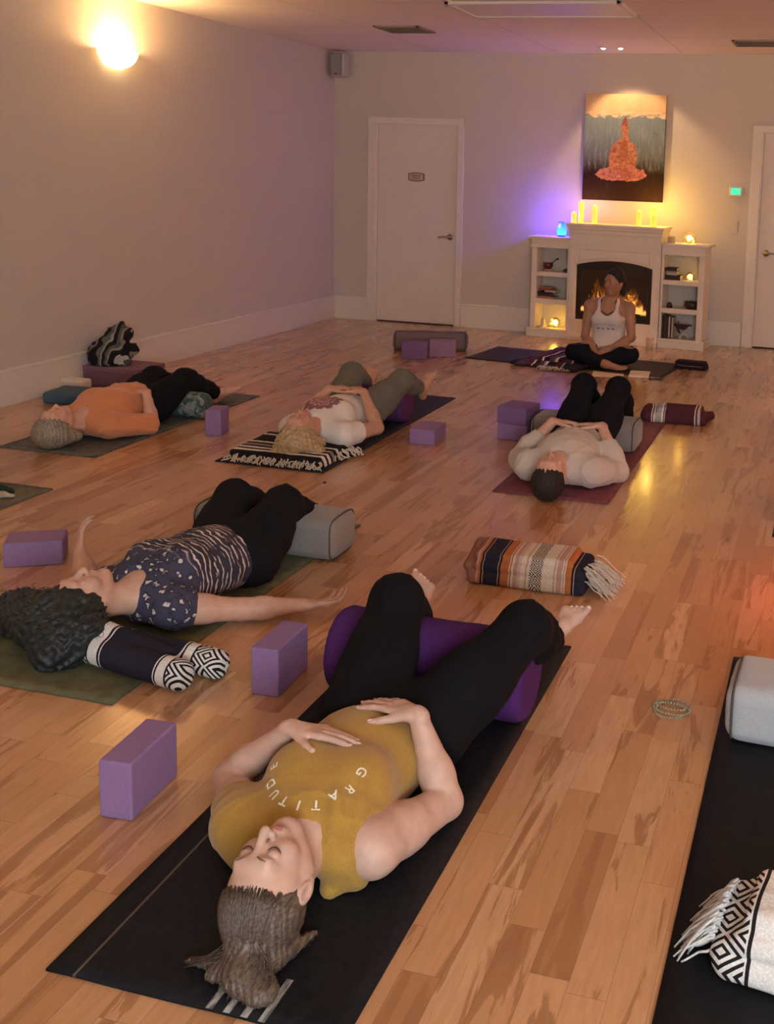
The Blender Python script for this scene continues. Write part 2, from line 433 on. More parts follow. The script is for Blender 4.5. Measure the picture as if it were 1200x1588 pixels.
# baseboards with a small rounded top
def skirt(name, x0, x1, y0, y1):
    bm = bmesh.new(); box(bm, x0, x1, y0, y1, 0, .225, .002)
    e = .004
    box(bm, x0-(e if x0 > XL+.01 and x1-x0 < .1 else 0), x1+(e if x1-x0 < .1 else 0), y0-(e if y1-y0 < .1 else 0), y1, .218, .24, .005); return struct(name, bm, trimm)
skirt('baseboard_left', XL, XL+.018, YF, YB)
skirt('baseboard_back', XL+.02, D1[0]-.085, YB-.018, YB)
skirt('baseboard_back', D1[1]+.065, D2[0]-.1, YB-.018, YB)
skirt('baseboard_back', D2[1]+.1, XR, YB-.018, YB)
skirt('baseboard_right', XR-.018, XR, YF, YB)
chrome = plain('satin nickel', (.42, .36, .30), .28, metal=1., var=.05, bump=0)
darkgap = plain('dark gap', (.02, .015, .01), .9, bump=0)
def door(n, x0, x1, hx, hdir, wl, wr):
    bm = bmesh.new(); t = .018
    box(bm, x0-wl, x0+.005, YB-t, YB+.02, 0, DZ+.06, .004); box(bm, x1-.005, x1+wr, YB-t, YB+.02, 0, DZ+.06, .004)
    box(bm, x0-wl, x1+wr, YB-t-.002, YB+.02, DZ-.005, DZ+.062, .004)
    box(bm, x0+.004, x0+.016, YB+.0, YB+T, 0, DZ); box(bm, x1-.016, x1-.004, YB, YB+T, 0, DZ)
    fr = struct('trim_%d' % n, bm, trimm)
    bm = bmesh.new(); box(bm, x0+.018, x1-.018, YB+.014, YB+.054, .012, DZ-.006, .002)
    d = struct('door_%d' % n, bm, doorm)
    bm = bmesh.new(); Mx = Matrix.Translation((hx, YB+.014, .91)) @ Matrix.Rotation(math.pi/2, 4, 'X')
    lathe(bm, [(0, 0), (.032, 0), (.032, .006), (.026, .011), (.012, .014), (.011, .045), (0, .047)], 24, M4=Mx)
    tube(bm, [(hx, YB-.03, .91), (hx+hdir*.02, YB-.036, .911), (hx+hdir*.06, YB-.036, .912), (hx+hdir*.115, YB-.032, .906)], [.011, .011, .009, .007], 10)
    props(obj('door_handle', bm, chrome, d, True), 'satin nickel lever handle')
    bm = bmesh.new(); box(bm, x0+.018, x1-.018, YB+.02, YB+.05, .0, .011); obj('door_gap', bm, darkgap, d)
    return d
d1 = door(1, D1[0], D1[1], -3.79, -1, .085, .06)
d2 = door(2, D2[0], D2[1], -.625, 1, .09, .09)
# little plaque on the left door: framed plate with two lines of worn lettering
pm = plain('plaque beige', (.50, .40, .33), .5, bump=0); pd = plain('plaque border brown', (.17, .10, .07), .5, bump=0)
sg = thing('door_plaque', 'small framed plaque at eye level on the left cream door', 'sign', (-4.165, YB+.012, 1.505))
def plaque(w, h, c):
    o = []
    for i in range(16):
        t = i/15; o.append((-w+2*w*t, h+c*math.sin(math.pi*t)))
    for i in range(16):
        t = i/15; o.append((w-2*w*t, -h-c*math.sin(math.pi*t)))
    return o
RX = Matrix.Rotation(math.pi/2, 4, 'X')
bm = bmesh.new(); prism(bm, plaque(.088, .034, .012), 0, .006, M4=RX); obj('border', bm, pd, sg)
bm = bmesh.new(); prism(bm, plaque(.076, .026, .010), .006, .008, M4=RX); obj('plate', bm, pm, sg)
bm = bmesh.new()
for zz, n, s in ((.012, 8, .013), (-.012, 6, .013)):
    for i in range(n):
        x = (i-(n-1)/2)*s; box(bm, x-.005, x+.004, -.0095, -.008, zz-.006, zz+.006)
        box(bm, x-.0045, x+.0015, -.0099, -.009, zz-.002, zz+.003)
obj('lettering', bm, pd, sg)

# assumed window, unseen, in the wall behind the camera, right wall left plain
bm = bmesh.new(); wx0, wx1, wz0, wz1 = .25, 2.15, .9, 2.2
for a, b_, c, d_ in ((wx0, wx1, wz0, wz0+.05), (wx0, wx1, wz1-.05, wz1), (wx0, wx0+.05, wz0, wz1), (wx1-.05, wx1, wz0, wz1), (1.175, 1.225, wz0, wz1)):
    box(bm, a, b_, YF-.08, YF-.02, c, d_, .004)
wn_ = struct('assumed_window_1', bm, trimm)
bm = bmesh.new(); box(bm, wx0+.05, wx1-.05, YF-.055, YF-.05, wz0+.05, wz1-.05); obj('pane', bm, glass('assumed window glass'), wn_)

# ceiling troffer, vents, downlight
white = plain('white metal', (.72, .66, .60), .45, var=.02, bump=0)
diff = plain('acrylic diffuser', (.78, .72, .66), .35, var=.02, nsc=200, bump=.3, bdist=.001)
def troffer(x0, x1, y0, y1, lab):
    t = thing('ceiling_light', lab, 'ceiling light', ((x0+x1)/2, (y0+y1)/2, ZC)); a, b_ = (x1-x0)/2, (y1-y0)/2
    bm = bmesh.new()
    for q in ((-a, a, -b_, -b_+.03), (-a, a, b_-.03, b_), (-a, -a+.03, -b_, b_), (a-.03, a, -b_, b_)): box(bm, q[0], q[1], q[2], q[3], -.022, .0, .003)
    obj('frame', bm, white, t)
    bm = bmesh.new(); box(bm, -a+.03, a-.03, -b_+.03, b_-.03, -.012, -.004); obj('diffuser', bm, diff, t)
troffer(-2.72, -1.48, 7.27, 7.93, 'unlit rectangular ceiling light panel over the room centre')
ventd = plain('vent shadow', (.05, .04, .035), .8, bump=0); ventm = plain('vent metal', (.30, .24, .20), .5, bump=0)
def vent(x0, x1, y0, y1, lab):
    t = thing('ceiling_vent', lab, 'vent', ((x0+x1)/2, (y0+y1)/2, ZC)); a, b_ = (x1-x0)/2, (y1-y0)/2
    bm = bmesh.new()
    for q in ((-a, a, -b_, -b_+.025), (-a, a, b_-.025, b_), (-a, -a+.025, -b_, b_), (a-.025, a, -b_, b_)): box(bm, q[0], q[1], q[2], q[3], -.012, 0, .002)
    obj('frame', bm, ventm, t)
    bm = bmesh.new(); box(bm, -a+.02, a-.02, -b_+.02, b_-.02, -.004, -.001); obj('backing', bm, ventd, t)
    for i in range(8):
        y = -b_+.04+(2*b_-.08)*i/7; bm = bmesh.new()
        box(bm, -a+.02, a-.02, -.012, .012, -.001, .001, M4=Matrix.Translation((0, y, -.009)) @ Matrix.Rotation(.6, 4, 'X')); obj('slat', bm, ventm, t)
vent(-3.80, -3.40, 8.5, 8.9, 'dark metal air vent in the ceiling, left of the light panel')
vent(-.95, -.55, 9.35, 9.75, 'air vent in the ceiling at the right, above the right hand door')
dl = thing('ceiling_spotlight', 'pair of tiny lit ceiling spotlights in front of the painting', 'spotlight', (-2.08, 9.91, ZC))
bm = bmesh.new(); box(bm, -.13, .13, -.035, .035, -.012, 0, .004); obj('housing', bm, white, dl)
eb = emis('spot bulb', (1, .8, .6), 14)
for s in (-1, 1):
    bm = bmesh.new(); lathe(bm, [(0, -.022), (.014, -.020), (.02, -.012)], 16, c=(s*.08, 0, 0)); obj('bulb', bm, eb, dl)
sp = bpy.data.lights.new('picture_spot', 'SPOT'); sp.energy = 26; sp.color = (1, .66, .36); sp.spot_size = math.radians(84); sp.spot_blend = .35; sp.shadow_soft_size = .03
so = bpy.data.objects.new('picture_spot', sp); COL.objects.link(so); so.location = (-2.08, 9.9, ZC-.04)
so.rotation_euler = (Vector((-1.85, YB, 1.2))-so.location).to_track_quat('-Z', 'Y').to_euler()

# sconces: half bowl uplighters
def sconce_glass():
    m = emis('lit alabaster glass', (1, .62, .22), 5., (1, .74, .34)); return m
SG = sconce_glass()
sc_label = 'glowing half bowl sconce high on the left wall'
def sconce(loc, rz, lab, pw=SCONCE_P, colr=SCONCE_C):
    t = thing('wall_sconce', lab, 'wall lamp', loc, rz)          # +x points into the room
    bm = bmesh.new(); n = 28; prof = []
    for i in range(11):
        a = i/10*math.pi/2; prof.append((.19*math.sin(a)**.9 if a else 0, -.125*math.cos(a)))
    lathe(bm, prof, n, a0=-math.pi/2, a1=math.pi/2)
    for v in bm.verts: v.co.x *= .72
    o = obj('glass_bowl', bm, SG, t, True)
    so_ = o.modifiers.new('thick', 'SOLIDIFY'); so_.thickness = .005; so_.offset = 0
    bm = bmesh.new(); box(bm, -.001, .022, -.06, .06, -.09, .0, .006); obj('wall_bracket', bm, chrome, t)
    bm = bmesh.new(); tube(bm, [(.0, -.165, -.045), (.03, -.172, -.045)], .008); obj('knob', bm, chrome, t)
    point('sconce_bulb', (.085, 0, -.01), pw, colr, .035, t)
    return t
sconce((XL, 6.9, 2.355), 0, sc_label, 22, (1, .66, .30))
# extra sconces, unseen, added on both side walls to brighten the room
for k, y in enumerate((2.6, -.6)): sconce((XL, y, 2.355), 0, 'half bowl sconce on the left wall %s' % ('nearer the camera' if k == 0 else 'behind the camera'), (24, 20)[k])
for k, y in enumerate((7.6, 3.4, -.6)): sconce((XR, y, 2.355), math.pi, 'half bowl sconce on the right wall, %s' % ('nearest the back wall', 'middle one', 'behind the camera')[k], (95, 45, 35)[k], ((1, .56, .33), SCONCE_C, SCONCE_C)[k])

# wall speaker in the corner
grey = plain('speaker grey', (.30, .27, .27), .7, bump=.3, nsc=400); spw = plain('speaker rim', (.50, .45, .43), .5, bump=0)
sk = thing('wall_speaker', 'small grey speaker mounted high in the back left corner', 'speaker', (-4.955, 10.28, 2.475), -.12)
bm = bmesh.new(); box(bm, -.08, .08, -.055, .07, 0, .245, .03, 4); obj('cabinet', bm, spw, sk, False)
bm = bmesh.new(); box(bm, -.066, .066, -.063, -.05, .016, .23, .012, 3); obj('grille', bm, grey, sk)
bm = bmesh.new(); tube(bm, [(0, .06, .12), (0, .12, .12)], .018); obj('mount', bm, grey, sk)
bm = bmesh.new(); box(bm, -.012, .012, -.066, -.062, .026, .038, .003); obj('badge', bm, ventd, sk)

# thermostat and light switch
th = thing('thermostat', 'small white thermostat with a glowing green screen', 'thermostat', (-.937, YB, 1.479))
bm = bmesh.new(); box(bm, -.064, .064, -.028, 0, -.05, .05, .012, 3); obj('housing', bm, white, th)
bm = bmesh.new(); box(bm, -.042, .042, -.031, -.026, -.028, .028, .002); obj('screen', bm, emis('green screen', (.02, .75, .28), 1.1), th)
sw = thing('light_switch', 'cream light switch plate below the thermostat', 'light switch', (-.94, YB, 1.145))
bm = bmesh.new(); box(bm, -.038, .038, -.008, 0, -.06, .06, .003); obj('plate', bm, wallm, sw)
bm = bmesh.new(); box(bm, -.017, .017, -.012, -.006, -.032, .032, .002); obj('rocker', bm, wallm, sw)
# ------------------------------------------------------------------ painting
def canvas_mat():
    m, nt, b = nm('painted canvas'); g = NG(nt); co = g.coord('Object'); x, y, z = g.sep(co)
    # object coords: x -.39..+.39, z 0..1.02
    n = g.noise(g.scale(co, (1, 1, 1)), 9., 5., .65); nv = g.noise(g.scale(co, (9, 1, 1.6)), 3.5, 5., .7)
    zz = g.m('ADD', z, g.m('MULTIPLY', g.m('SUBTRACT', n, .5), .10))
    c = g.ramp(g.m('ADD', zz, g.m('MULTIPLY', g.m('SUBTRACT', nv, .5), .10)), [(0., (.028, .008, .003)), (.27, (.022, .006, .003)), (.32, (.05, .04, .037)), (.42, (.14, .15, .15)), (.60, (.19, .23, .24)), (.80, (.20, .24, .24))])
    st = g.ramp(nv, [(.52, (0, 0, 0)), (.72, (.8, .8, .8))]); hm = g.ramp(z, [(.28, (0, 0, 0)), (.36, (1, 1, 1)), (.55, (.8, .8, .8)), (.78, (.3, .3, .3))])
    c = g.mix(g.m('MULTIPLY', g.m('MULTIPLY', st, hm), .8), c, (.52, .50, .44))
    c = g.mix(g.ramp(nv, [(.3, (.55, .55, .55)), (.42, (0, 0, 0))]), c, (.05, .05, .055))
    nh = g.noise(g.scale(co, (3, 1, 8)), 4., 5., .7)
    c = g.mix(g.ramp(g.m('ADD', g.m('MULTIPLY', g.m('SUBTRACT', nh, .5), .2), z), [(.795, (0, 0, 0)), (.81, (1, 1, 1)), (.83, (1, 1, 1))]), c, g.ramp(nh, [(.4, (.62, .40, .20)), (.7, (.80, .62, .38))]))
    c = g.mix(g.ramp(z, [(.84, (0, 0, 0)), (.87, (1, 1, 1))]), c, g.ramp(n, [(.3, (.66, .41, .20)), (.7, (.74, .50, .27))]))
    nt.links.new(c, b.inputs['Base Color']); b.inputs['Roughness'].default_value = .75; b.inputs['Specular IOR Level'].default_value = .2
    nt.links.new(g.bump(n, .3, .003), b.inputs['Normal']); return m
pt = thing('painting', 'painted canvas of an orange seated meditating figure above the mantel', 'painting', (-2.02, YB-.045, 1.348))
bm = bmesh.new(); box(bm, -.392, .392, -.02, .043, 0, 1.01, .003); obj('canvas', bm, canvas_mat(), pt)
def paint(name, c1, c2, sc=26, thr=(.4, .6)):
    m, nt, b = nm(name); g = NG(nt); f = g.noise(g.scale(g.coord('Object'), (1, 1, 1.3)), sc, 5., .7)
    nt.links.new(g.ramp(f, [(thr[0], c1), (.5, tuple((a+b_)/2 for a, b_ in zip(c1, c2))), (thr[1], c2)]), b.inputs['Base Color']); b.inputs['Roughness'].default_value = .6
    nt.links.new(g.bump(f, .4, .003), b.inputs['Normal']); return m
def blob(pts, jag, n=6, seed=1):
    rs = random.Random(seed); o = []; N = len(pts)
    for i in range(N):
        a, b_ = pts[i], pts[(i+1) % N]
        for k in range(n):
            t = k/n; o.append((a[0]+(b_[0]-a[0])*t+rs.uniform(-jag, jag), a[1]+(b_[1]-a[1])*t+rs.uniform(-jag, jag)))
    return o
RXp = Matrix.Rotation(math.pi/2, 4, 'X')
# coordinates read off the picture: (x from centre, height), canvas 0.784 x 1.01
bm = bmesh.new(); prism(bm, blob([(-.27, .245), (-.20, .20), (0, .19), (.17, .20), (.235, .25), (.20, .30), (.10, .325), (-.12, .325), (-.22, .30)], .007, 8, 3), .0195, .0225, M4=RXp)
obj('painted_lap', bm, paint('pink orange paint', (.25, .05, .03), (.52, .20, .15)), pt)
bm = bmesh.new(); prism(bm, blob([(-.13, .30), (.03, .29), (.125, .32), (.135, .42), (.115, .53), (.06, .575), (.045, .60), (.045, .70), (.02, .755), (.005, .79), (-.015, .755), (-.03, .70), (-.02, .60), (-.08, .56), (-.125, .50), (-.14, .40)], .006, 5, 5), .0195, .0235, M4=RXp)
obj('painted_figure', bm, paint('orange paint', (.30, .07, .02), (.55, .23, .12)), pt)
bm = bmesh.new(); prism(bm, blob([(-.045, .42), (.045, .41), (.05, .52), (.03, .57), (-.03, .56)], .006, 4, 8), .0205, .0245, M4=RXp)
obj('painted_robe', bm, paint('deep orange paint', (.26, .05, .015), (.42, .13, .05)), pt)
bm = bmesh.new(); prism(bm, blob([(-.025, .72), (.03, .71), (.03, .755), (.008, .80), (-.012, .765)], .003, 3, 9), .021, .0245, M4=RXp)
obj('painted_topknot', bm, paint('dark red paint', (.16, .03, .015), (.34, .09, .04)), pt)

# ------------------------------------------------------------------ mantel and bookcases (built along their own front line)
UA = math.radians(-5.83); U0 = Vector((-2.851, 10.165, 0))
def U(x, y=0, z=0):      # local -> world, y into the wall
    c, s = math.cos(UA), math.sin(UA); return Vector((U0.x+x*c-y*s, U0.y+x*s+y*c, z))
wood = plain('cream painted wood', (.80, .70, .57), .45, var=.02, nsc=25, bump=.03)
backp = plain('bookcase back panel', (.60, .55, .47), .6, var=.03, bump=.03)
def bookcase(x0, x1, lab, d=.235, side=1):
    t = thing('bookcase', lab, 'bookcase', U(x0), UA); w_ = x1-x0
    lw = .055 if side < 0 else .02; rw = .055 if side > 0 else .02
    for a, b_ in ((0, lw), (w_-rw, w_)):
        bm = bmesh.new(); box(bm, a, b_, .012, d, .085, .90, .002); obj('side_panel', bm, wood, t)
    bm = bmesh.new(); box(bm, lw, w_-rw, d-.012, d, .085, .90); obj('back_panel', bm, backp, t)
    bm = bmesh.new(); box(bm, -.03 if side < 0 else 0, w_+(.03 if side > 0 else 0), -.012, d+.003, 0, .082, .004); box(bm, -.03 if side < 0 else 0, w_+(.03 if side > 0 else 0), -.018, .0, .07, .09, .005); obj('plinth', bm, wood, t)
    for z in (.595, .33):
        bm = bmesh.new(); box(bm, lw, w_-rw, .02, d-.012, z, z+.045, .002); obj('shelf', bm, wood, t)
    bm = bmesh.new(); box(bm, 0, w_, 0, d, .895, .96); box(bm, -.01 if side < 0 else 0, w_+(.01 if side > 0 else 0), -.012, .0, .875, .895, .004)
    box(bm, -.035 if side < 0 else 0, w_+(.035 if side > 0 else 0), -.03, d+.01, .96, .985, .005); obj('top', bm, wood, t)
    return t
bookcase(.0, .392, 'white bookcase on the left of the fireplace', .225, -1)
bookcase(1.305, 1.715, 'white bookcase on the right of the fireplace', .26, 1)
fp = thing('fireplace_mantel', 'white electric fireplace mantel with a glowing fire', 'fireplace', U(.395), UA); FW = .905
bm = bmesh.new(); box(bm, 0, FW, -.035, .24, 0, .045, .004); box(bm, .015, FW-.015, -.02, .0, .045, .06, .004); obj('plinth', bm, wood, fp)
for a in (0, FW-.075):
    bm = bmesh.new(); box(bm, a, a+.075, -.012, .24, .045, .935, .003); box(bm, a+.012, a+.063, -.017, -.01, .20, .90, .004); obj('pilaster', bm, wood, fp)
# header with an arched lower edge
bm = bmesh.new(); x0, x1 = .075, FW-.075; pts = [(x0, .935), (x1, .935)]
for i in range(21):
    t = i/20; pts.append((x1+(x0-x1)*t, .735+.055*math.sin(math.pi*t)**.8))
prism(bm, pts[::-1], -.02, .012, M4=Matrix.Rotation(math.pi/2, 4, 'X')); obj('header', bm, wood, fp)
bm = bmesh.new()
arc = [(x0+.03+(x1-x0-.06)*i/20, .77+.045*math.sin(math.pi*i/20)) for i in range(21)]
tube(bm, [(x, -.013, z) for x, z in arc], .007, 6); tube(bm, [(x0+.03, -.013, .77), (x0+.03, -.013, .88), (x1-.03, -.013, .88), (x1-.03, -.013, .77)], .006, 6)
tube(bm, [(x, -.014, .737+.055*math.sin(math.pi*i/20)**.8) for i, (x, z) in enumerate([(x0+(x1-x0)*i/20, 0) for i in range(21)])], .007, 6); obj('moulding', bm, wood, fp)
bm = bmesh.new(); box(bm, 0, FW, -.02, .24, .93, 1.04, .003); box(bm, -.01, FW+.01, -.035, .24, 1.03, 1.075, .008); box(bm, -.018, FW+.018, -.05, .24, 1.075, 1.10, .006)
box(bm, -.03, FW+.03, -.065, .245, 1.10, 1.128, .006); obj('mantel_shelf', bm, wood, fp)
bm = bmesh.new(); box(bm, .075, FW-.075, .0, .20, .045, .205, .003); obj('lower_panel', bm, wood, fp)
bm = bmesh.new(); box(bm, .075, FW-.075, .03, .22, .205, .80); obj('firebox_surround', bm, plain('black surround', (.012, .010, .009), .25, bump=0), fp)
bm = bmesh.new()
for q in ((.075, .125, .205, .79), (FW-.125, FW-.075, .205, .79), (.125, FW-.125, .205, .27), (.125, FW-.125, .69, .79)): box(bm, q[0], q[1], .012, .031, q[2], q[3], .003)
obj('firebox_frame', bm, plain('black metal frame', (.016, .011, .009), .4, bump=0), fp)
def fire_mat():
    m, nt, b = nm('electric flames'); g = NG(nt); co = g.coord('Object'); x, y, z = g.sep(co)
    n = g.noise(g.scale(co, (1, 1, .45)), 16., 5., .65, 1.5)
    # flame height: two humps either side of the middle
    hx = g.m('ABSOLUTE', g.m('SUBTRACT', g.m('ABSOLUTE', g.m('SUBTRACT', x, FW/2)), .16))
    hgt = g.m('SUBTRACT', .29, g.m('MULTIPLY', hx, 1.5))
    v = g.m('ADD', g.m('DIVIDE', g.m('SUBTRACT', z, .30), hgt), g.m('MULTIPLY', g.m('SUBTRACT', n, .5), 2.3))
    col = g.ramp(v, [(0., (.95, .50, .10)), (.18, (1, .60, .15)), (.36, (.85, .30, .035)), (.55, (.16, .04, .005)), (.95, (.012, .004, .001))])
    base = g.ramp(z, [(.28, (.0, .0, .0)), (.30, (1, 1, 1))])
    nt.links.new(g.mix(base, (.02, .006, .002), col), b.inputs['Emission Color']); b.inputs['Base Color'].default_value = (.01, .006, .004, 1)
    b.inputs['Emission Strength'].default_value = .8; b.inputs['Roughness'].default_value = .2; return m
bm = bmesh.new(); box(bm, .125, FW-.125, .024, .0295, .27, .69); obj('flame_screen', bm, fire_mat(), fp)
lg = plain('log bark', (.05, .025, .012), .9, bump=.5, nsc=60)
bm = bmesh.new()
for (xa, za, xb, zb) in ((.17, .285, .42, .30), (.40, .295, .72, .28), (.28, .30, .60, .325)): tube(bm, [(xa, .021, za), ((xa+xb)/2, .019, (za+zb)/2+.008), (xb, .021, zb)], .012, 8)
obj('log_bed', bm, lg, fp)
point('fire_glow', U(.86, -.06, .36), 1.2, (1, .45, .12), .12)

# flameless candles
cm = emis('candle wax lit', (1, .50, .06), .85, (1, .58, .10)); cb = emis('candle tip', (1, .7, .25), 3)
wick = plain('wick', (.1, .06, .03), .8, bump=0)
CL = [(.430, -.015, .098, 'shortest pillar candle at the left end of the mantel', .026), (.470, .07, .20, 'tallest pillar candle at the left end of the mantel', .027),
      (.625, .02, .17, 'single pillar candle standing left of the mantel centre', .027), (1.068, .0, .14, 'pillar candle left of the right hand pair', .025),
      (1.19, .06, .18, 'taller candle at the back of the right hand pair', .027), (1.22, -.02, .112, 'shorter front candle at the right end of the mantel', .027)]
for u, y, h, lab, r in CL:
    P_ = U(u, y, 1.128); t = thing('pillar_candle', lab, 'candle', P_, 0, 'lit candles on the mantel')
    bm = bmesh.new(); lathe(bm, [(0, 0), (r, 0), (r, h*.9), (r*.97, h), (r*.85, h-.002), (r*.6, h-.012), (0, h-.014)], 24); wx = obj('wax', bm, cm, t, True)
    bm = bmesh.new(); tube(bm, [(0, 0, h-.016), (.001, 0, h+.004)], .0018, 6); obj('wick', bm, wick, wx)
    bm = bmesh.new(); lathe(bm, [(0, h+.016), (.004, h+.006), (.003, h-.002), (0, h-.004)], 10); obj('flame', bm, cb, wx, True)
for u, pw in ((.47, 1.0), (.62, 1.0), (1.07, 1.8), (1.22, 3.2)): point('candle_light', U(u, .10, 1.32), pw, (1, .60, .10), .05)

# blue lamp
bl = thing('table_lamp', 'small glowing blue vase shaped lamp on the left bookcase', 'lamp', U(.275, .08, .985))
def blue_mat():
    m, nt, b = nm('blue lamp glass'); g = NG(nt); z = g.sep(g.coord('Object'))[2]
    nt.links.new(g.ramp(z, [(.02, (.05, .55, 1)), (.09, (.02, .28, 1)), (.14, (.01, .06, .75))]), b.inputs['Emission Color']); b.inputs['Emission Strength'].default_value = 1.5
    b.inputs['Base Color'].default_value = (.02, .1, .4, 1); return m
bm = bmesh.new(); lathe(bm, [(0, .012), (.040, .014), (.046, .04), (.047, .065), (.040, .10), (.030, .13), (.027, .145), (.022, .145), (.024, .12), (.03, .06)], 28); obj('lamp_shade', bm, blue_mat(), bl, True)
bm = bmesh.new(); lathe(bm, [(0, 0), (.036, 0), (.038, .012), (0, .013)], 24); obj('base', bm, plain('lamp base', (.02, .03, .12), .4, bump=0), bl, True)
point('lamp_glow', U(.255, .035, 1.10), 12, (.07, .015, 1.0), .04)
# glass ball lamp + small frame on the right bookcase
cg = glass('amber glass', (1, .9, .65), .05); yl = emis('string light glow', (1, .62, .08), 7)
def light_ball(name, lab, loc, r, lit=True, power=.35):
    t = thing(name, lab, 'glass globe', loc)
    bm = bmesh.new(); bmesh.ops.create_uvsphere(bm, u_segments=24, v_segments=16, radius=r)
    for v in bm.verts: v.co.z += r
    for f in bm.faces: f.smooth = True
    obj('glass_globe', bm, cg, t, True)
    rs = random.Random(int(r*1000)); bm = bmesh.new()
    for i in range(9):
        a = rs.uniform(0, 6.28); q = rs.uniform(.1, .6)*r; c = Vector((q*math.cos(a), q*math.sin(a), r+rs.uniform(-.55, .35)*r))
        s = bmesh.new(); bmesh.ops.create_icosphere(s, subdivisions=2, radius=.0075); join(bm, s, 0, Matrix.Translation(c))
    obj('fairy_lights', bm, yl, t, True)
    bm = bmesh.new()
    for k in range(5):
        a = k*math.pi/5; tube(bm, [(r*1.01*math.cos(th_)*math.cos(a), r*1.01*math.cos(th_)*math.sin(a), r+r*1.01*math.sin(th_)) for th_ in np.linspace(0, 2*math.pi, 25)], .0014, 5)
    obj('wire_cage', bm, chrome, t, True)
    point('globe_light', Vector(loc)+Vector((0, 0, r)), power, (1, .62, .10), .02)
light_ball('light_globe', 'clear glass globe with yellow lights on top of the right bookcase', U(1.545, .06, .985), .055, power=2.2)
light_ball('light_globe', 'lit glass globe beside the stacked books, right bookcase top shelf', U(1.57, .06, .64), .042, power=.12)
light_ball('light_globe', 'lit glass globe on the bottom shelf of the left bookcase', U(.245, .07, .09), .052, power=.4)
# brass clip frame
bm = bmesh.new(); box(bm, -.035, .035, -.008, .008, 0, .06, .003); box(bm, -.026, .026, -.011, -.007, .01, .05)
fr = obj('card_holder', bm, plain('beige card', (.45, .32, .2), .6, bump=0), None, loc=U(1.375, .06, .985), rot=(-.15, 0, UA)); props(fr, 'small beige card holder between the mantel and the glass globe', 'card holder')

# books
bcols = dict(dark=(.035, .012, .015), wine=(.10, .02, .02), cream=(.62, .50, .36), red=(.35, .07, .035), tan=(.42, .20, .11), grey=(.35, .30, .27), green=(.03, .06, .045), blue=(.04, .04, .08), white=(.72, .64, .56))
paper = plain('book pages', (.66, .56, .42), .8, bump=.2, nsc=200)
def book(lab, x, y, z, w_, d, t_, col, group, rz=0., up=False):
    """lying book: spine faces the room; up=True stands it on end"""
    P_ = U(x, y, z); o = thing('book', lab, 'book', P_, UA+rz, group)
    cmn = 'book cover '+col; cv = plain(cmn, bcols[col], .55, var=.1, nsc=60, bump=.05)
    M4 = Matrix.Identity(4)
    if up: M4 = Matrix.Translation((0, 0, w_/2)) @ Matrix.Rotation(math.pi/2, 4, 'Y')
    bm = bmesh.new()
    o2 = 0 if not up else -t_/2
    box(bm, -w_/2, w_/2, 0, d, o2, o2+.003, .0008, 1, M4=M4); box(bm, -w_/2, w_/2, 0, d, o2+t_-.003, o2+t_, .0008, 1, M4=M4); box(bm, -w_/2, w_/2, 0, .004, o2, o2+t_, .001, 1, M4=M4); obj('cover', bm, cv, o)
    bm = bmesh.new(); box(bm, -w_/2+.003, w_/2-.003, .004, d-.004, o2+.003, o2+t_-.003, M4=M4); obj('pages', bm, paper, o)
    return o
g1 = 'books stacked on the left bookcase'
book('long pale pink book at the bottom of the left shelf stack', .145, .05, .375, .19, .13, .020, 'tan', g1)
book('dark wine book second from the bottom of the left stack', .11, .06, .395, .14, .12, .022, 'wine', g1, .03)
book('grey blue book jutting right in the left shelf stack', .19, .05, .395, .15, .12, .018, 'grey', g1, -.12) if False else None
book('dark red book in the middle of the left shelf stack', .135, .05, .417, .17, .12, .022, 'dark', g1, -.05)
book('cream book with a pale spine in the left shelf stack', .19, .045, .439, .12, .12, .016, 'cream', g1, -.1)
book('reddish tan book near the top of the left shelf stack', .15, .055, .455, .15, .11, .018, 'red', g1, .08)
book('thin tan book topping the left shelf stack', .14, .06, .473, .11, .10, .014, 'tan', g1, .0)
g2 = 'books stacked on the right bookcase'
book('wide dark book at the bottom of the right shelf stack', 1.405, .05, .64, .145, .12, .045, 'dark', g2)
book('cream book second from bottom of the right stack', 1.395, .055, .685, .10, .11, .020, 'cream', g2)
book('pale grey book third up in the right shelf stack', 1.39, .055, .705, .105, .11, .018, 'grey', g2)
book('dark wine book on top of the right shelf stack', 1.385, .05, .723, .115, .12, .030, 'dark', g2)
g3 = 'books standing on the right bookcase bottom shelf'
for k, (dx, w_, t_, c, lab) in enumerate([(0, .215, .022, 'dark', 'leftmost dark book standing on the right bottom shelf'), (.024, .21, .020, 'green', 'green black standing book, second from left, right bottom shelf'),
        (.045, .20, .016, 'wine', 'wine coloured standing book in the middle of the bottom row'), (.062, .205, .012, 'white', 'thin white standing book on the right bottom shelf'),
        (.076, .20, .013, 'blue', 'navy standing book on the right bottom shelf'), (.090, .195, .010, 'cream', 'thin cream book at the right end of the standing row')]):
    book(lab, 1.335+dx, .045, .09, w_, .14, t_, c, g3, 0, True)
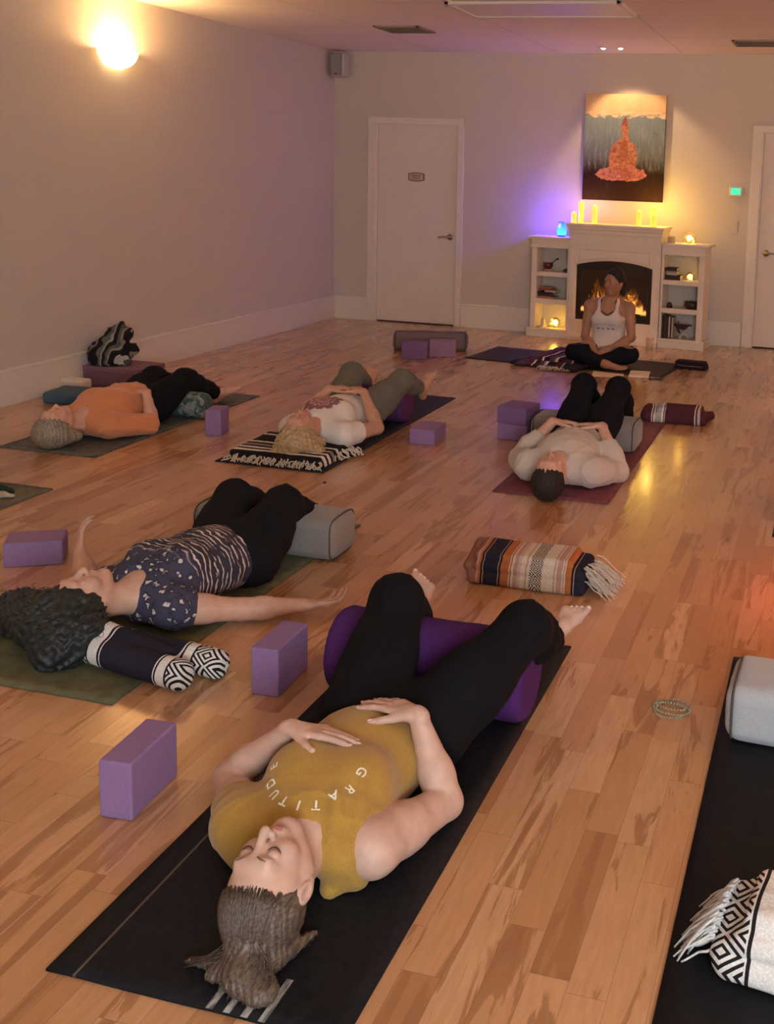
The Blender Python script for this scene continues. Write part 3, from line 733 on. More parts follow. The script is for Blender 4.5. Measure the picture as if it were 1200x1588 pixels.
# singing bowl with its mallet
brass = plain('dark copper bowl', (.20, .045, .03), .3, metal=.6, var=.2, nsc=40, bump=.1)
rim = plain('tan cushion', (.50, .30, .20), .8)
sb_ = thing('singing_bowl', 'copper singing bowl on a tan ring cushion, left bookcase top shelf', 'bowl', U(.145, .09, .64))
bm = bmesh.new(); lathe(bm, [(0, .022), (.03, .024), (.045, .045), (.048, .08), (.044, .082), (.041, .05), (.02, .034), (0, .032)], 28); obj('bowl', bm, brass, sb_, True)
bm = bmesh.new(); lathe(bm, [(.02, .0), (.042, .002), (.048, .013), (.040, .024), (.02, .026), (.012, .012), (.02, .0)], 24); obj('ring_cushion', bm, rim, sb_, True)
bm = bmesh.new(); tube(bm, [(0, 0, 0), (.03, 0, .02), (.07, 0, .05)], [.004, .005, .005], 8); tube(bm, [(.065, 0, .046), (.082, 0, .058)], [.009, .009], 10)
o = obj('mallet', bm, plain('dark mallet wood', (.08, .035, .02), .5, bump=0), None, True, loc=U(.165, .09, .712)); props(o, 'wooden mallet leaning out of the copper singing bowl', 'mallet')
dk = plain('dark stone', (.045, .02, .018), .35, var=.3, nsc=30, bump=.4, bdist=.006)
def rock(name, lab, cat, loc, rx, ry, rz_, mat, seed, cut=.35):
    bm = bmesh.new(); bmesh.ops.create_icosphere(bm, subdivisions=3, radius=1); rs = random.Random(seed)
    ns = [(Vector((rs.gauss(0, 1), rs.gauss(0, 1), rs.gauss(0, 1))).normalized(), rs.uniform(.7, .92)) for _ in range(14)]
    for v in bm.verts:
        for n, dd in ns:
            q = v.co.dot(n)-dd
            if q > 0: v.co -= n*q
        v.co = Vector((v.co.x*rx, v.co.y*ry, max(v.co.z, -cut)*rz_))
    mz = min(v.co.z for v in bm.verts)
    for v in bm.verts: v.co.z -= mz
    o = obj(name, bm, mat, None, loc=loc); return props(o, lab, cat)
rock('small_stone', 'small dark stone at the right of the left bookcase top shelf', 'stone', U(.345, .07, .64), .035, .028, .03, dk, 3)
rock('small_stone', 'dark round stone on the right bookcase middle shelf', 'stone', U(1.385, .07, .375), .032, .028, .045, dk, 5)
# dark basket bowl with pale pebbles
bb = thing('stone_bowl', 'dark oval bowl holding two pale stones, right middle shelf', 'bowl', U(1.59, .08, .375))
bm = bmesh.new(); lathe(bm, [(0, 0), (.04, 0), (.062, .02), (.066, .045), (.055, .075), (.046, .072), (.052, .045), (.04, .018), (0, .014)], 28)
for v in bm.verts: v.co.y *= .75
obj('bowl', bm, dk, bb, True)
for k, dx in enumerate((-.022, .02)):
    o = rock('pebble', ('left' if k == 0 else 'right')+' pale stone lying in the dark oval bowl', 'pebble', U(1.59+dx, .065, .385), .02, .016, .05, plain('pale stone', (.6, .5, .45), .4), 8+k, .5); o['group'] = 'pale stones in the bowl'
# crystal
def crystal_mat(): return plain('pale crystal', (.72, .60, .48), .2, var=.1, nsc=50, bump=.3)
bm = bmesh.new(); lathe(bm, [(.0, 0), (.022, 0), (.024, .06), (.016, .085), (0, .105)], 6, smooth=False); lathe(bm, [(0, 0), (.012, 0), (.012, .03), (0, .045)], 6, c=(.022, .008, 0), smooth=False)
o = obj('crystal_point', bm, crystal_mat(), None, loc=U(.12, .06, .09)); props(o, 'pale upright crystal on the left bookcase bottom shelf', 'crystal')
# driftwood / dried flower ornament
orn = thing('ornament', 'dark twisted rose ornament on a pale curved stand, bottom right shelf', 'ornament', U(1.53, .07, .09))
rs = random.Random(4); bm = bmesh.new()
for k in range(5):
    a0 = k*1.25; tube(bm, [((.015+.006*j)*math.cos(a0+j*.5)*1.4-.01, (.012+.004*j)*math.sin(a0+j*.5)*.8, .10+.012*math.sin(j+k)+.004*j) for j in range(9)], [.006+.003*math.sin(j/8*3.14) for j in range(9)], 7)
tube(bm, [(-.05, 0, .165), (-.055, 0, .12), (-.045, 0, .07), (-.03, 0, .05)], [.006, .01, .012, .008], 8); obj('twisted_rose', bm, dk, orn, True)
bm = bmesh.new(); tube(bm, [(-.03+.035*0, 0, 0), (-.028, 0, .03), (-.005, 0, .05), (.02, 0, .045), (.04, 0, .02), (.048, 0, .0)], .006, 8); tube(bm, [(.0, 0, .048), (.02, 0, .09)], .005, 8); obj('stand', bm, crystal_mat(), orn, True)
# water glass by the mantel foot
def clear_cup():
    t = thing('drinking_glass', 'small clear drinking glass on the floor by the mantel foot', 'glass', (-1.60, 9.86, 0))
    bm = bmesh.new(); lathe(bm, [(0, .006), (.030, .006), (.038, .11), (.040, .11), (.033, 0), (0, 0)], 28); gm = glass('clear glass', (1, .97, .92)); gm.node_tree.nodes['Principled BSDF'].inputs['Alpha'].default_value = .35; obj('tumbler', bm, gm, t, True)
clear_cup()
# ------------------------------------------------------------------ yoga mats
def mat_obj(lab, x0, x1, y0, y1, color, t=.005, rough=.75, rz=0., z=.0005, extra=None, curl=None, roughvar=None):
    m = plain('mat rubber '+lab[:14], color, rough, var=.18, nsc=22, bump=.25, bdist=.0015, spec=.2) if extra is None else extra
    cx, cyy = (x0+x1)/2, (y0+y1)/2; bm = bmesh.new(); nx, ny = 14, 40; rs = random.Random(int(abs(cx)*100))
    def wav(i, j):
        return .0015*math.sin(i*.9+j*.31+rs.random()*.2)*(1 if 0 < i < nx else .6)
    g = [[None]*(ny+1) for _ in range(nx+1)]; h = [[None]*(ny+1) for _ in range(nx+1)]
    for i in range(nx+1):
        for j in range(ny+1):
            x = (x1-x0)*(i/nx-.5); y = (y1-y0)*(j/ny-.5); lift = max(0, wav(i, j))
            if curl: lift += curl(x, y)
            g[i][j] = bm.verts.new((x, y, lift)); h[i][j] = bm.verts.new((x, y, lift+t))
    for i in range(nx):
        for j in range(ny):
            bm.faces.new((g[i][j], g[i][j+1], g[i+1][j+1], g[i+1][j])); bm.faces.new((h[i][j], h[i+1][j], h[i+1][j+1], h[i][j+1]))
    for i in range(nx):
        bm.faces.new((g[i][0], g[i+1][0], h[i+1][0], h[i][0])); bm.faces.new((g[i+1][ny], g[i][ny], h[i][ny], h[i+1][ny]))
    for j in range(ny):
        bm.faces.new((g[0][j+1], g[0][j], h[0][j], h[0][j+1])); bm.faces.new((g[nx][j], g[nx][j+1], h[nx][j+1], h[nx][j]))
    o = obj('yoga_mat', bm, m, None, True, loc=(cx, cyy, z), rot=(0, 0, rz)); props(o, lab, 'yoga mat', 'yoga mats laid out on the wood floor')
    return o
def black_mat():
    m, nt, b = nm('black mat with stripes'); g = NG(nt); co = g.coord('Object'); x, y, z = g.sep(co)
    n = g.noise(co, 60., 4.)
    # faint scuffs plus three printed pale stripes at the near end
    c = g.ramp(n, [(.3, (.005, .006, .008)), (.7, (.012, .0125, .016))])
    sx = g.m('FRACT', g.m('DIVIDE', g.m('ADD', x, 2.), .037)); s = g.m('LESS_THAN', sx, .40)
    k = g.m('MULTIPLY', g.m('GREATER_THAN', x, .02), g.m('LESS_THAN', x, .165)); k = g.m('MULTIPLY', k, g.m('LESS_THAN', y, -.775)); k = g.m('MULTIPLY', k, g.m('GREATER_THAN', y, -.889))
    wear = g.ramp(g.noise(g.scale(co, (6, 1, 1)), 14., 4., .7), [(.4, (.25, .25, .25)), (.6, (1, 1, 1))])
    c = g.mix(g.m('MULTIPLY', g.m('MULTIPLY', s, k), wear), c, (.36, .33, .29))
    # long pale scuff line near the left edge
    ln = g.m('MULTIPLY', g.m('LESS_THAN', g.m('ABSOLUTE', g.m('ADD', x, g.m('ADD', .265, g.m('MULTIPLY', y, .01)))), .0028), g.m('LESS_THAN', y, -.1))
    c = g.mix(g.m('MULTIPLY', ln, .5), c, (.20, .15, .11))
    nt.links.new(c, b.inputs['Base Color']); b.inputs['Roughness'].default_value = .6; b.inputs['Specular IOR Level'].default_value = .18
    nt.links.new(g.bump(n, .3, .0015), b.inputs['Normal']); return m
def mottled(name, c1, c2, c3, sc=14):
    m, nt, b = nm(name); g = NG(nt); n = g.noise(g.coord('Object'), sc, 4., .7, 1.5)
    nt.links.new(g.ramp(n, [(.38, c1), (.5, c2), (.56, c3), (.7, c1)]), b.inputs['Base Color']); b.inputs['Roughness'].default_value = .7
    nt.links.new(g.bump(n, .3, .002), b.inputs['Normal']); return m
mat_obj('black mat with three pale printed stripes under the woman in the mustard shirt', -1.42, -.777, 1.65, 3.43, None, extra=black_mat())
mat_obj('black mat at the right edge carrying the pale grey bolster', -.236, .42, 1.62, 3.53, (.007, .008, .010), rough=.6)
mat_obj('olive green mat under the woman in the patterned shirt', -2.62, -1.978, 2.605, 4.35, (.125, .125, .07), rough=.55)
mat_obj('mauve mat under the woman with raised knees', -1.585, -.99, 5.06, 6.93, (.19, .06, .075), rough=.6)
mat_obj('navy black mat under the woman in the white mandala shirt', -3.15, -2.515, 5.05, 7.10, (.022, .020, .034), rough=.65)
mat_obj('dark green grey patterned mat under the woman in the orange shirt', -4.38, -3.775, 4.88, 6.62, None, extra=mottled('leafy mat', (.09, .09, .075), (.12, .12, .10), (.04, .05, .045)))
mat_obj('dark olive mat lying across the room under the seated instructor', -.355, .355, -.87, .87, (.035, .027, .018), rz=0, rough=.6)
im = bpy.context.scene.objects[-1] if False else [o for o in bpy.data.objects if o.name.startswith('yoga_mat')][-1]
im = sorted([o for o in bpy.data.objects if o.name.startswith('yoga_mat')], key=lambda o: o.name)[-1]
im.location = (-2.09, 8.93, .0005); im.rotation_euler = (0, 0, math.radians(90-6.5))
mat_obj('grey green mat cut off at the left edge of the room view', -4.25, -3.585, 2.75, 4.33, (.14, .13, .09), rough=.6)
mat_obj('dark mat edge beyond the right side, beside a pale bolster', -.185, .45, 4.85, 6.4, (.03, .015, .015), rough=.6)

# ------------------------------------------------------------------ yoga blocks
def foam(name, c): return plain('foam '+name, c, .8, var=.06, nsc=160, bump=.25, bdist=.0012)
lil = foam('lilac', (.26, .155, .32)); plum = foam('plum', (.18, .10, .24)); mau = foam('mauve', (.30, .17, .27)); slate = foam('slate blue', (.05, .11, .17))
def block(lab, loc, dims, rz, m, group='purple foam yoga blocks'):
    bm = bmesh.new(); a, b_, c = dims; box(bm, -a/2, a/2, -b_/2, b_/2, 0, c, .006, 3)
    o = obj('yoga_block', bm, m, None, loc=loc, rot=(0, 0, rz)); props(o, lab, 'yoga block', group); return o
R_ = math.radians
block('lilac block standing on its long edge in the pool of light, nearest the camera', (-1.617, 2.232, 0), (.088, .215, .15), R_(4), lil)
block('lilac block standing on edge between the black mat and the striped blanket roll', (-1.588, 2.902, 0), (.09, .21, .152), R_(2), lil)
block('lilac block lying flat near the left edge of the view', (-3.005, 3.523, 0), (.215, .15, .098), R_(31), lil)
block('lilac block lying flat beside the navy mat', (-2.262, 5.91, 0), (.155, .225, .092), R_(3), lil)
block('lilac block standing upright beside the orange shirted woman', (-3.475, 5.60, 0), (.095, .145, .155), R_(12), lil)
block('lower block of the stack of two at the left end of the grey bolster', (-1.785, 6.20, 0), (.19, .215, .102), R_(-6), lil)
block('darker upper block of the stack of two at the left end of the grey bolster', (-1.785, 6.19, .1025), (.192, .215, .102), R_(-8), plum)
block('dark plum block in front, leaning by the far grey bolster', (-3.38, 8.49, 0), (.215, .10, .145), R_(18), plum)
block('mauve block just behind the dark one, against the far grey bolster', (-3.20, 8.68, 0), (.225, .09, .145), R_(18), mau)

# ------------------------------------------------------------------ bolsters
def cloth_mat(name, c, rough=.9, var=.08, sc=240): return plain(name, c, rough, var=var, nsc=sc, bump=.3, bdist=.0012, spec=(.5 if sum(c) > .3 else .15), sheen=(.2 if sum(c) > .5 else 0.))
gcl = cloth_mat('grey bolster fabric', (.25, .225, .205)); gcl2 = cloth_mat('pale blue grey fabric', (.42, .44, .46)); gseam = cloth_mat('dark seam', (.10, .085, .075))
def bolster(lab, c, dims, rz, m, h=.007, group='rectangular grey bolsters'):
    L, W_, H = dims; t = thing('bolster', lab, 'bolster', c, rz, group)
    f = folds(.0022, .8, int(L*100)+int(abs(c[0])*10))
    soft('cushion', [bx((0, 0, H/2), (L/2, W_/2, H/2), .045)], m, t, h=h, disp=lambda X, Y, Z: f(X, Y, Z)-.006*np.cos(np.pi*X/L)*np.cos(np.pi*Y/W_)*(Z > H/2))
    bm = bmesh.new(); e = L/2-.022
    for s in (-1, 1):
        pts = []
        for i in range(48):
            a = 2*math.pi*i/48; k = 4.5
            yy = math.copysign(abs(math.cos(a))**(2/k), math.cos(a))*(W_/2-.0); zz = math.copysign(abs(math.sin(a))**(2/k), math.sin(a))*(H/2-.0)+H/2
            pts.append((s*e, yy, zz))
        tube(bm, pts, .0035, 6, closed=True); obj('piping', bm, gseam, t, True); bm = bmesh.new()
    return t
bolster('grey bolster under the knees of the woman in the patterned shirt', (-2.20, 3.975, .0075), (.66, .23, .172), 0, gcl)
bolster('grey bolster under the raised knees on the mauve mat', (-1.352, 6.16, .0075), (.64, .26, .170), 0, gcl)
bolster('mauve grey bolster lying far back near the left door', (-3.43, 8.99, 0), (.66, .22, .155), R_(19), cloth_mat('mauve grey fabric', (.17, .125, .125)))
bolster('pale blue grey bolster on the black mat at the right edge', (.11, 3.065, .0075), (.64, .27, .168), R_(-2), gcl2, h=.006)
bolster('pale bolster tip showing at the right edge beyond the red glow', (.115, 5.35, .0075), (.60, .30, .17), 0, gcl2)
def roundbolster(lab, a, b, r, m, seamx=None, h=.007):
    a, b = np.array(a, float), np.array(b, float); c = (a+b)/2; t = thing('bolster', lab, 'bolster', (c[0], c[1], 0))
    f = folds(.003, .7, int(r*1000)); ax = nz(b-a)
    soft('cushion', [cy(a, b, r, .035)], m, t, h=h, origin=(c[0], c[1], 0), disp=lambda X, Y, Z: f(X, Y, Z), cuts=[((0, 0, .0075), (0, 0, -1))])
    bm = bmesh.new(); s = nz(np.cross(ax, (0, 0, 1.)))
    for e in (a+ax*.012, b-ax*.012):
        tube(bm, [Vector(e-np.array((c[0], c[1], 0))+(r-.012)*(s*math.cos(q)+np.array((0, 0, 1.))*math.sin(q))) for q in np.linspace(0, 2*math.pi, 40, endpoint=False)], .003, 6, closed=True); obj('piping', bm, m, t, True); bm = bmesh.new()
    return t
pur = cloth_mat('purple bolster fabric', (.075, .02, .12))
roundbolster('round purple bolster under the knees of the woman in the mustard shirt', (-1.40, 2.925, .13), (-.775, 2.915, .13), .13, pur, h=.006)
roundbolster('round purple bolster under the knees of the woman in the mandala shirt', (-3.02, 6.28, .115), (-2.53, 6.27, .115), .112, cloth_mat('dark purple fabric', (.10, .03, .11)))

# ------------------------------------------------------------------ woven blankets
def stripes(name, stops, axis=0, length=1., bands=(), weave=True, off=0., tband=None, warp=.02):
    """stops: [(position 0..1, colour)] across `axis` of the object; bands: [(lo, hi, colour a, colour b)] zigzag diamonds"""
    m, nt, b = nm(name); g = NG(nt); co = g.coord('Object'); s = g.sep(co)
    n = g.noise(co, 5., 2.)
    u = g.m('ADD', g.m('ADD', g.m('DIVIDE', s[axis], length), .5+off), g.m('MULTIPLY', g.m('SUBTRACT', n, .5), warp))
    ot = [s[i] for i in range(3) if i != axis]; v = g.m('ADD', ot[0], g.m('MULTIPLY', ot[1], 1.0))
    c = g.ramp(u, stops[:32], 'CONSTANT')
    for lo, hi, ca, cb_ in bands:
        w_ = hi-lo; t = g.m('DIVIDE', g.m('SUBTRACT', u, lo), w_)
        q = g.m('ABSOLUTE', g.m('SUBTRACT', g.m('MULTIPLY', g.m('SUBTRACT', t, .5), 2.), 0.))
        r = g.m('ABSOLUTE', g.m('SUBTRACT', g.m('MULTIPLY', g.m('FRACT', g.m('DIVIDE', v, w_*length*1.0)), 2.), 1.))
        ring = g.m('FRACT', g.m('MULTIPLY', g.m('ADD', q, r), 2.2))
        pt_ = g.m('GREATER_THAN', ring, .52)
        inb = g.m('MULTIPLY', g.m('GREATER_THAN', u, lo), g.m('LESS_THAN', u, hi))
        c = g.mix(inb, c, g.mix(pt_, ca, cb_))
    wv = g.noise(g.scale(co, (1, 1, 1)), 180., 2.)
    c = g.mix(.35, c, g.mix(1., c, g.ramp(wv, [(.3, (.45, .45, .45)), (.7, (1.3, 1.3, 1.3))]), 'MULTIPLY'))
    nt.links.new(c, b.inputs['Base Color']); b.inputs['Roughness'].default_value = .95; b.inputs['Specular IOR Level'].default_value = .15
    nt.links.new(g.bump(wv, .5, .0025), b.inputs['Normal']); return m
CR = (.62, .53, .42); NV = (.022, .020, .035); OR = (.42, .14, .045); PK = (.45, .27, .22); BK = (.018, .015, .017); WN = (.085, .025, .035); WH = (.76, .73, .68)
def layered(n, L, W_, t, seed=1, taper=0., fold_side=1):
    """stack of n rounded cloth layers, slightly out of line, joined at the folded edge"""
    rs = random.Random(seed); ps = []
    for i in range(n):
        j = rs.uniform(-.006, .006); k = rs.uniform(-.008, .008)
        ps.append(bx((j, k-taper*i*.5, t*(i+.5)), (L/2-taper*i, W_/2-taper*i*.6, t*.5+.001), t*.45, k=.003))
    return ps
def fringe(bm, base, direction, n, L, spread, z=.01, width=.1, seed=1, r=.0022, sag=True, curl=.3):
    rs = random.Random(seed); d = Vector(direction).normalized(); sd = Vector((-d.y, d.x, 0))
    for i in range(n):
        t = (i+.5)/n-.5; p = Vector(base)+sd*(t*width)+Vector((0, 0, rs.uniform(-.3, 1)*z)); l = L*rs.uniform(.7, 1.15); dd = (d+sd*(t*spread+rs.uniform(-curl, curl))).normalized()
        pts = []
        for k in range(7):
            u = k/6; q = p+dd*(l*u)+sd*(.006*math.sin(u*9+i)); q.z = max(.004, p.z*(1-u**1.3)+.004+.003*rs.random()); pts.append(q)
        tube(bm, pts, [r*(1.25-.5*k/6) for k in range(7)], 5)
yarn = cloth_mat('cream yarn', (.60, .52, .42)); yarnw = cloth_mat('white yarn', (.66, .65, .63))
# orange and cream blanket roll
t = thing('blanket', 'folded orange, cream and navy striped blanket with a black diamond band and fringe', 'blanket', (-1.075, 3.985, 0), R_(2))
st = [(0, (.30, .13, .08)), (.10, PK), (.115, OR), (.135, BK), (.15, (.33, .22, .18)), (.16, NV), (.275, (.33, .22, .18)), (.285, BK), (.30, OR), (.365, CR), (.375, OR), (.385, CR), (.40, PK), (.43, (.52, .38, .33)), (.46, CR), (.50, PK), (.51, CR), (.64, CR), (.70, CR), (.725, PK), (.735, CR), (.75, PK), (.79, CR), (.80, PK), (.81, CR), (.82, OR), (.865, BK), (.88, (.33, .22, .18)), (.89, NV)]
mo = stripes('orange blanket weave', st, 0, .50, bands=[(.535, .635, CR, BK)])
f1 = folds(.004, .6, 11)
soft('folded_cloth', [bx((0, 0, .028), (.24, .125, .030), .026), bx((.01, .0, .072), (.225, .118, .026), .025, k=.004), bx((-.02, .01, .104), (.20, .10, .018), .018, k=.012), rc((-.235, -.10, .07), (-.235, .10, .085), .020, .028, k=.02)], mo, t, h=.005, disp=f1, cuts=[((0, 0, 0), (0, 0, -1))])
bm = bmesh.new(); fringe(bm, (.235, 0, .05), (1, -.12, 0), 60, .115, .5, .05, .19, 3); fringe(bm, (.23, .02, .02), (1, .1, 0), 40, .10, .6, .02, .2, 5); obj('fringe', bm, yarn, t, True)
# dark folded blanket by the raised knees
t = thing('blanket', 'folded dark wine blanket with white bands beside the mauve mat', 'blanket', (-.945, 7.02, 0), R_(6))
st = [(0, WN), (.14, WH), (.155, WN), (.17, WH), (.20, BK), (.30, WH), (.33, WN), (.345, WH), (.355, WN), (.80, WH), (.815, WN), (.84, (.5, .42, .38)), (.88, WN)]
f2 = folds(.006, .6, 4)
soft('folded_cloth', [bx((0, 0, .03), (.21, .11, .032), .028), bx((.03, 0, .078), (.155, .09, .024), .024, k=.02), rc((-.19, -.06, .04), (-.17, .08, .05), .035, .04, k=.03), rc((.14, -.09, .04), (.23, .06, .035), .03, .03, k=.02)], stripes('wine blanket weave', st, 0, .44, bands=[(.20, .30, WH, BK)], warp=.10), t, h=.007, disp=f2, cuts=[((0, 0, 0), (0, 0, -1))])
# white blanket at the bottom right
t = thing('blanket', 'white blanket with black diamond and stripe bands, bottom right corner of the black mat', 'blanket', (.075, 2.10, .0075), R_(-8))
st = [(0, WH), (.05, WH), (.24, BK), (.255, WH), (.37, BK), (.385, WH), (.40, BK), (.415, WH), (.60, BK), (.62, WH)]
mw = stripes('white blanket weave', st, 0, .52, bands=[(.04, .235, WH, BK)], warp=.03)
f3 = folds(.004, .7, 6)
soft('folded_cloth', [bx((0.02, 0, .028), (.215, .125, .029), .026), bx((.03, .0, .078), (.20, .115, .028), .027, k=.004), rc((-.18, -.08, .04), (-.19, .075, .05), .03, .038, k=.03), bx((.03, 0, .12), (.18, .09, .02), .02, k=.02)], mw, t, h=.005, disp=f3, cuts=[((0, 0, 0), (0, 0, -1))])
bm = bmesh.new(); fringe(bm, (-.20, .0, .05), (-1, .1, 0), 70, .075, .5, .06, .17, 8, r=.0026); obj('fringe', bm, yarnw, t, True)
# blanket roll under the neck of the patterned woman
t = thing('blanket', 'navy blanket with white patterned bands rolled under the head on the olive mat', 'blanket', (-2.03, 2.79, .0075), R_(-6))
st = [(0, WH), (.06, BK), (.07, WH), (.235, BK), (.25, WH), (.31, NV), (.325, WH), (.335, NV), (.62, NV), (.70, WH), (.71, NV), (.72, WH), (.775, NV), (.79, WH), (.96, NV)]
mn = stripes('navy blanket weave', st, 0, .62, bands=[(.09, .235, WH, BK), (.79, .94, WH, BK)], warp=.05)
f4 = folds(.004, .7, 9)
soft('folded_cloth', [cy((-.30, .02, .045), (.225, -.03, .045), .047, .03), cy((-.28, .10, .04), (.27, .09, .04), .044, .03, k=.006), rc((-.25, .05, .085), (.10, .04, .06), .045, .03, k=.02)], mn, t, h=.005, disp=f4, cuts=[((0, 0, 0), (0, 0, -1))])
# blanket under the head on the navy mat, folded flat with a fringe
t = thing('blanket', 'flat folded black and white blanket with a cream fringe under the blonde head', 'blanket', (-2.82, 5.32, .0075), R_(1))
st = [(0, BK), (.06, WH), (.13, BK), (.18, WH), (.24, BK), (.30, (.3, .28, .25)), (.37, BK), (.44, WH), (.50, BK), (.8, WH), (.86, BK)]
f5 = folds(.003, .8, 3)
soft('folded_cloth', layered(3, .56, .46, .018, 4, .006), stripes('monochrome blanket weave', st, 1, .46, warp=.06), t, h=.007, disp=f5, cuts=[((0, 0, 0), (0, 0, -1))])
bm = bmesh.new(); fringe(bm, (-.0, -.215, .022), (0, -1, 0), 75, .06, .1, .02, .54, 8, r=.0045, curl=.5); fringe(bm, (.26, -.02, .03), (1, -.4, 0), 24, .05, .3, .02, .34, 9, r=.005, curl=.6); obj('fringe', bm, yarn, t, True)
# instructor's blanket
t = thing('blanket', 'dark striped blanket spread on the mat beneath the seated instructor', 'blanket', (-2.16, 8.86, .0075), R_(-14))
st = [(0, NV), (.10, (.10, .05, .09)), (.22, WN), (.30, WH), (.325, NV), (.40, (.12, .06, .08)), (.50, (.45, .36, .33)), (.53, WH), (.56, NV), (.66, WN), (.76, (.4, .33, .3)), (.79, NV)]
f6 = folds(.008, .45, 13, (1, .3, 0))
soft('cloth', [bx((0, 0, .012), (.30, .40, .014), .012), bx((-.03, .1, .03), (.22, .27, .022), .02, k=.03), rc((-.2, -.3, .02), (.2, -.33, .02), .03, k=.04)], stripes('dark striped weave', st, 0, .62, warp=.14), t, h=.008, disp=f6, cuts=[((0, 0, 0), (0, 0, -1))])
bm = bmesh.new(); fringe(bm, (.12, -.40, .012), (.3, -1, 0), 26, .07, .4, .01, .24, 2, r=.004); obj('fringe', bm, yarn, t, True)
# mat bag / folded dark strap
t = thing('folded_shawl', 'small black folded shawl on the floor right of the instructor', 'shawl', (-1.10, 9.04, 0), R_(-5))
soft('folded_cloth', layered(4, .27, .15, .016, 7, .004), cloth_mat('black shawl', (.02, .012, .016)), t, h=.006, disp=folds(.004, 1., 21), cuts=[((0, 0, 0), (0, 0, -1))])
bm = bmesh.new(); tube(bm, [(-.11, -.078, .035), (-.03, -.082, .03), (.06, -.081, .033), (.12, -.076, .03)], .0025); obj('pale_edge', bm, plain('thin pale edge', (.25, .2, .22), .6), t, True)
# papers, notebook, phone
pw = plain('white paper', (.80, .66, .50), .8, var=.03, bump=0)
def flat(name, lab, cat, c, w_, d, h, rz, m, bev=.001):
    bm = bmesh.new(); box(bm, -w_/2, w_/2, -d/2, d/2, 0, h, bev, 1); return props(obj(name, bm, m, None, loc=c, rot=(0, 0, rz)), lab, cat)
flat('paper_sheet', 'pale paper sheet on the floor in front of the instructor feet', 'paper', (-1.70, 8.46, .0), .25, .215, .004, R_(9), pw)
t = thing('notebook', 'pale open notebook beside the phone in front of the instructor', 'notebook', (-1.455, 8.53, .0), R_(6))
bm = bmesh.new(); box(bm, -.085, .085, -.12, .12, 0, .004, .001, 1); obj('cover', bm, plain('notebook cover', (.45, .25, .16), .6), t)
bm = bmesh.new(); box(bm, -.080, .080, -.115, .115, .004, .018, .002, 1); obj('pages', bm, pw, t)
t = thing('phone', 'black phone lying face up beside the pale notebook', 'phone', (-1.305, 8.44, .0), R_(5))
bm = bmesh.new(); box(bm, -.055, .055, -.04, .04, 0, .010, .003, 2); obj('case', bm, plain('phone case', (.012, .01, .012), .4, bump=0), t)
bm = bmesh.new(); box(bm, -.050, .050, -.035, .035, .009, .0108, .0005, 1); obj('screen', bm, plain('phone glass', (.02, .018, .02), .08, bump=0), t)
# storage box by the wall with a blanket dropped on it, blue foam cushion and white towel
t = thing('storage_box', 'plum coloured fabric box against the left wall', 'box', (-4.85, 6.60, 0), R_(0))
bm = bmesh.new(); box(bm, -.21, .235, -.155, .155, 0, .142, .008, 2); obj('body', bm, foam('box plum', (.20, .10, .14)), t)
bm = bmesh.new(); box(bm, -.215, .24, -.16, .16, .112, .148, .006, 2); obj('lid', bm, foam('lid plum', (.23, .12, .17)), t)
t = thing('blanket', 'crumpled dark grey and white blanket heaped on the plum box', 'blanket', (-4.87, 6.60, .149), 0)
f7 = folds(.022, .8, 17, (.3, .5, 1))
st = [(0, BK), (.14, (.2, .19, .16)), (.20, BK), (.30, (.12, .13, .12)), (.36, (.33, .31, .27)), (.40, BK), (.5, (.10, .11, .10)), (.58, (.25, .24, .2)), (.63, BK), (.75, (.45, .42, .36)), (.8, (.08, .08, .08))]
soft('crumpled_cloth', [el((-.06, -.04, .06), (.14, .13, .09), k=.03), rc((-.07, -.05, .06), (-.01, .0, .20), .095, .065, k=.05), rc((-.03, -.02, .19), (.015, .01, .275), .055, .028, k=.04), rc((.01, .03, .16), (.055, .04, .225), .045, .028, k=.03), rc((.0, 0, .05), (.10, -.05, .02), .055, .022, k=.04), rc((.0, .05, .08), (.07, .06, .10), .05, .04, k=.03)],
     stripes('heaped blanket weave', st, 0, .42, warp=.8), t, h=.006, disp=f7, cuts=[((0, 0, 0), (0, 0, -1))])
bm = bmesh.new(); box(bm, -.20, .12, -.13, .13, 0, .075, .02, 4)
props(obj('foam_cushion', bm, slate, None, loc=(-4.74, 6.02, 0), rot=(0, 0, R_(8))), 'slate blue foam cushion behind the orange shirted woman', 'cushion')
bm = bmesh.new(); box(bm, -.10, .08, -.06, .06, 0, .09, .02, 4)
props(obj('folded_towel', bm, cloth_mat('white towel', (.68, .60, .52)), None, loc=(-4.97, 6.27, 0)), 'white folded towel between the blue cushion and the plum box', 'towel')
# patterned small bolster under the knees of the orange woman
t = thing('bolster', 'small round teal and white patterned bolster under black clad knees', 'bolster', (-3.88, 5.90, 0), 0)
soft('cushion', [cy((-.30, 0, .075), (.155, 0, .085), .082, .04)], mottled('teal floral fabric', (.03, .07, .07), (.04, .09, .085), (.30, .33, .30), 16), t, h=.008, disp=folds(.003, .8, 5), cuts=[((0, 0, .003), (0, 0, -1))])
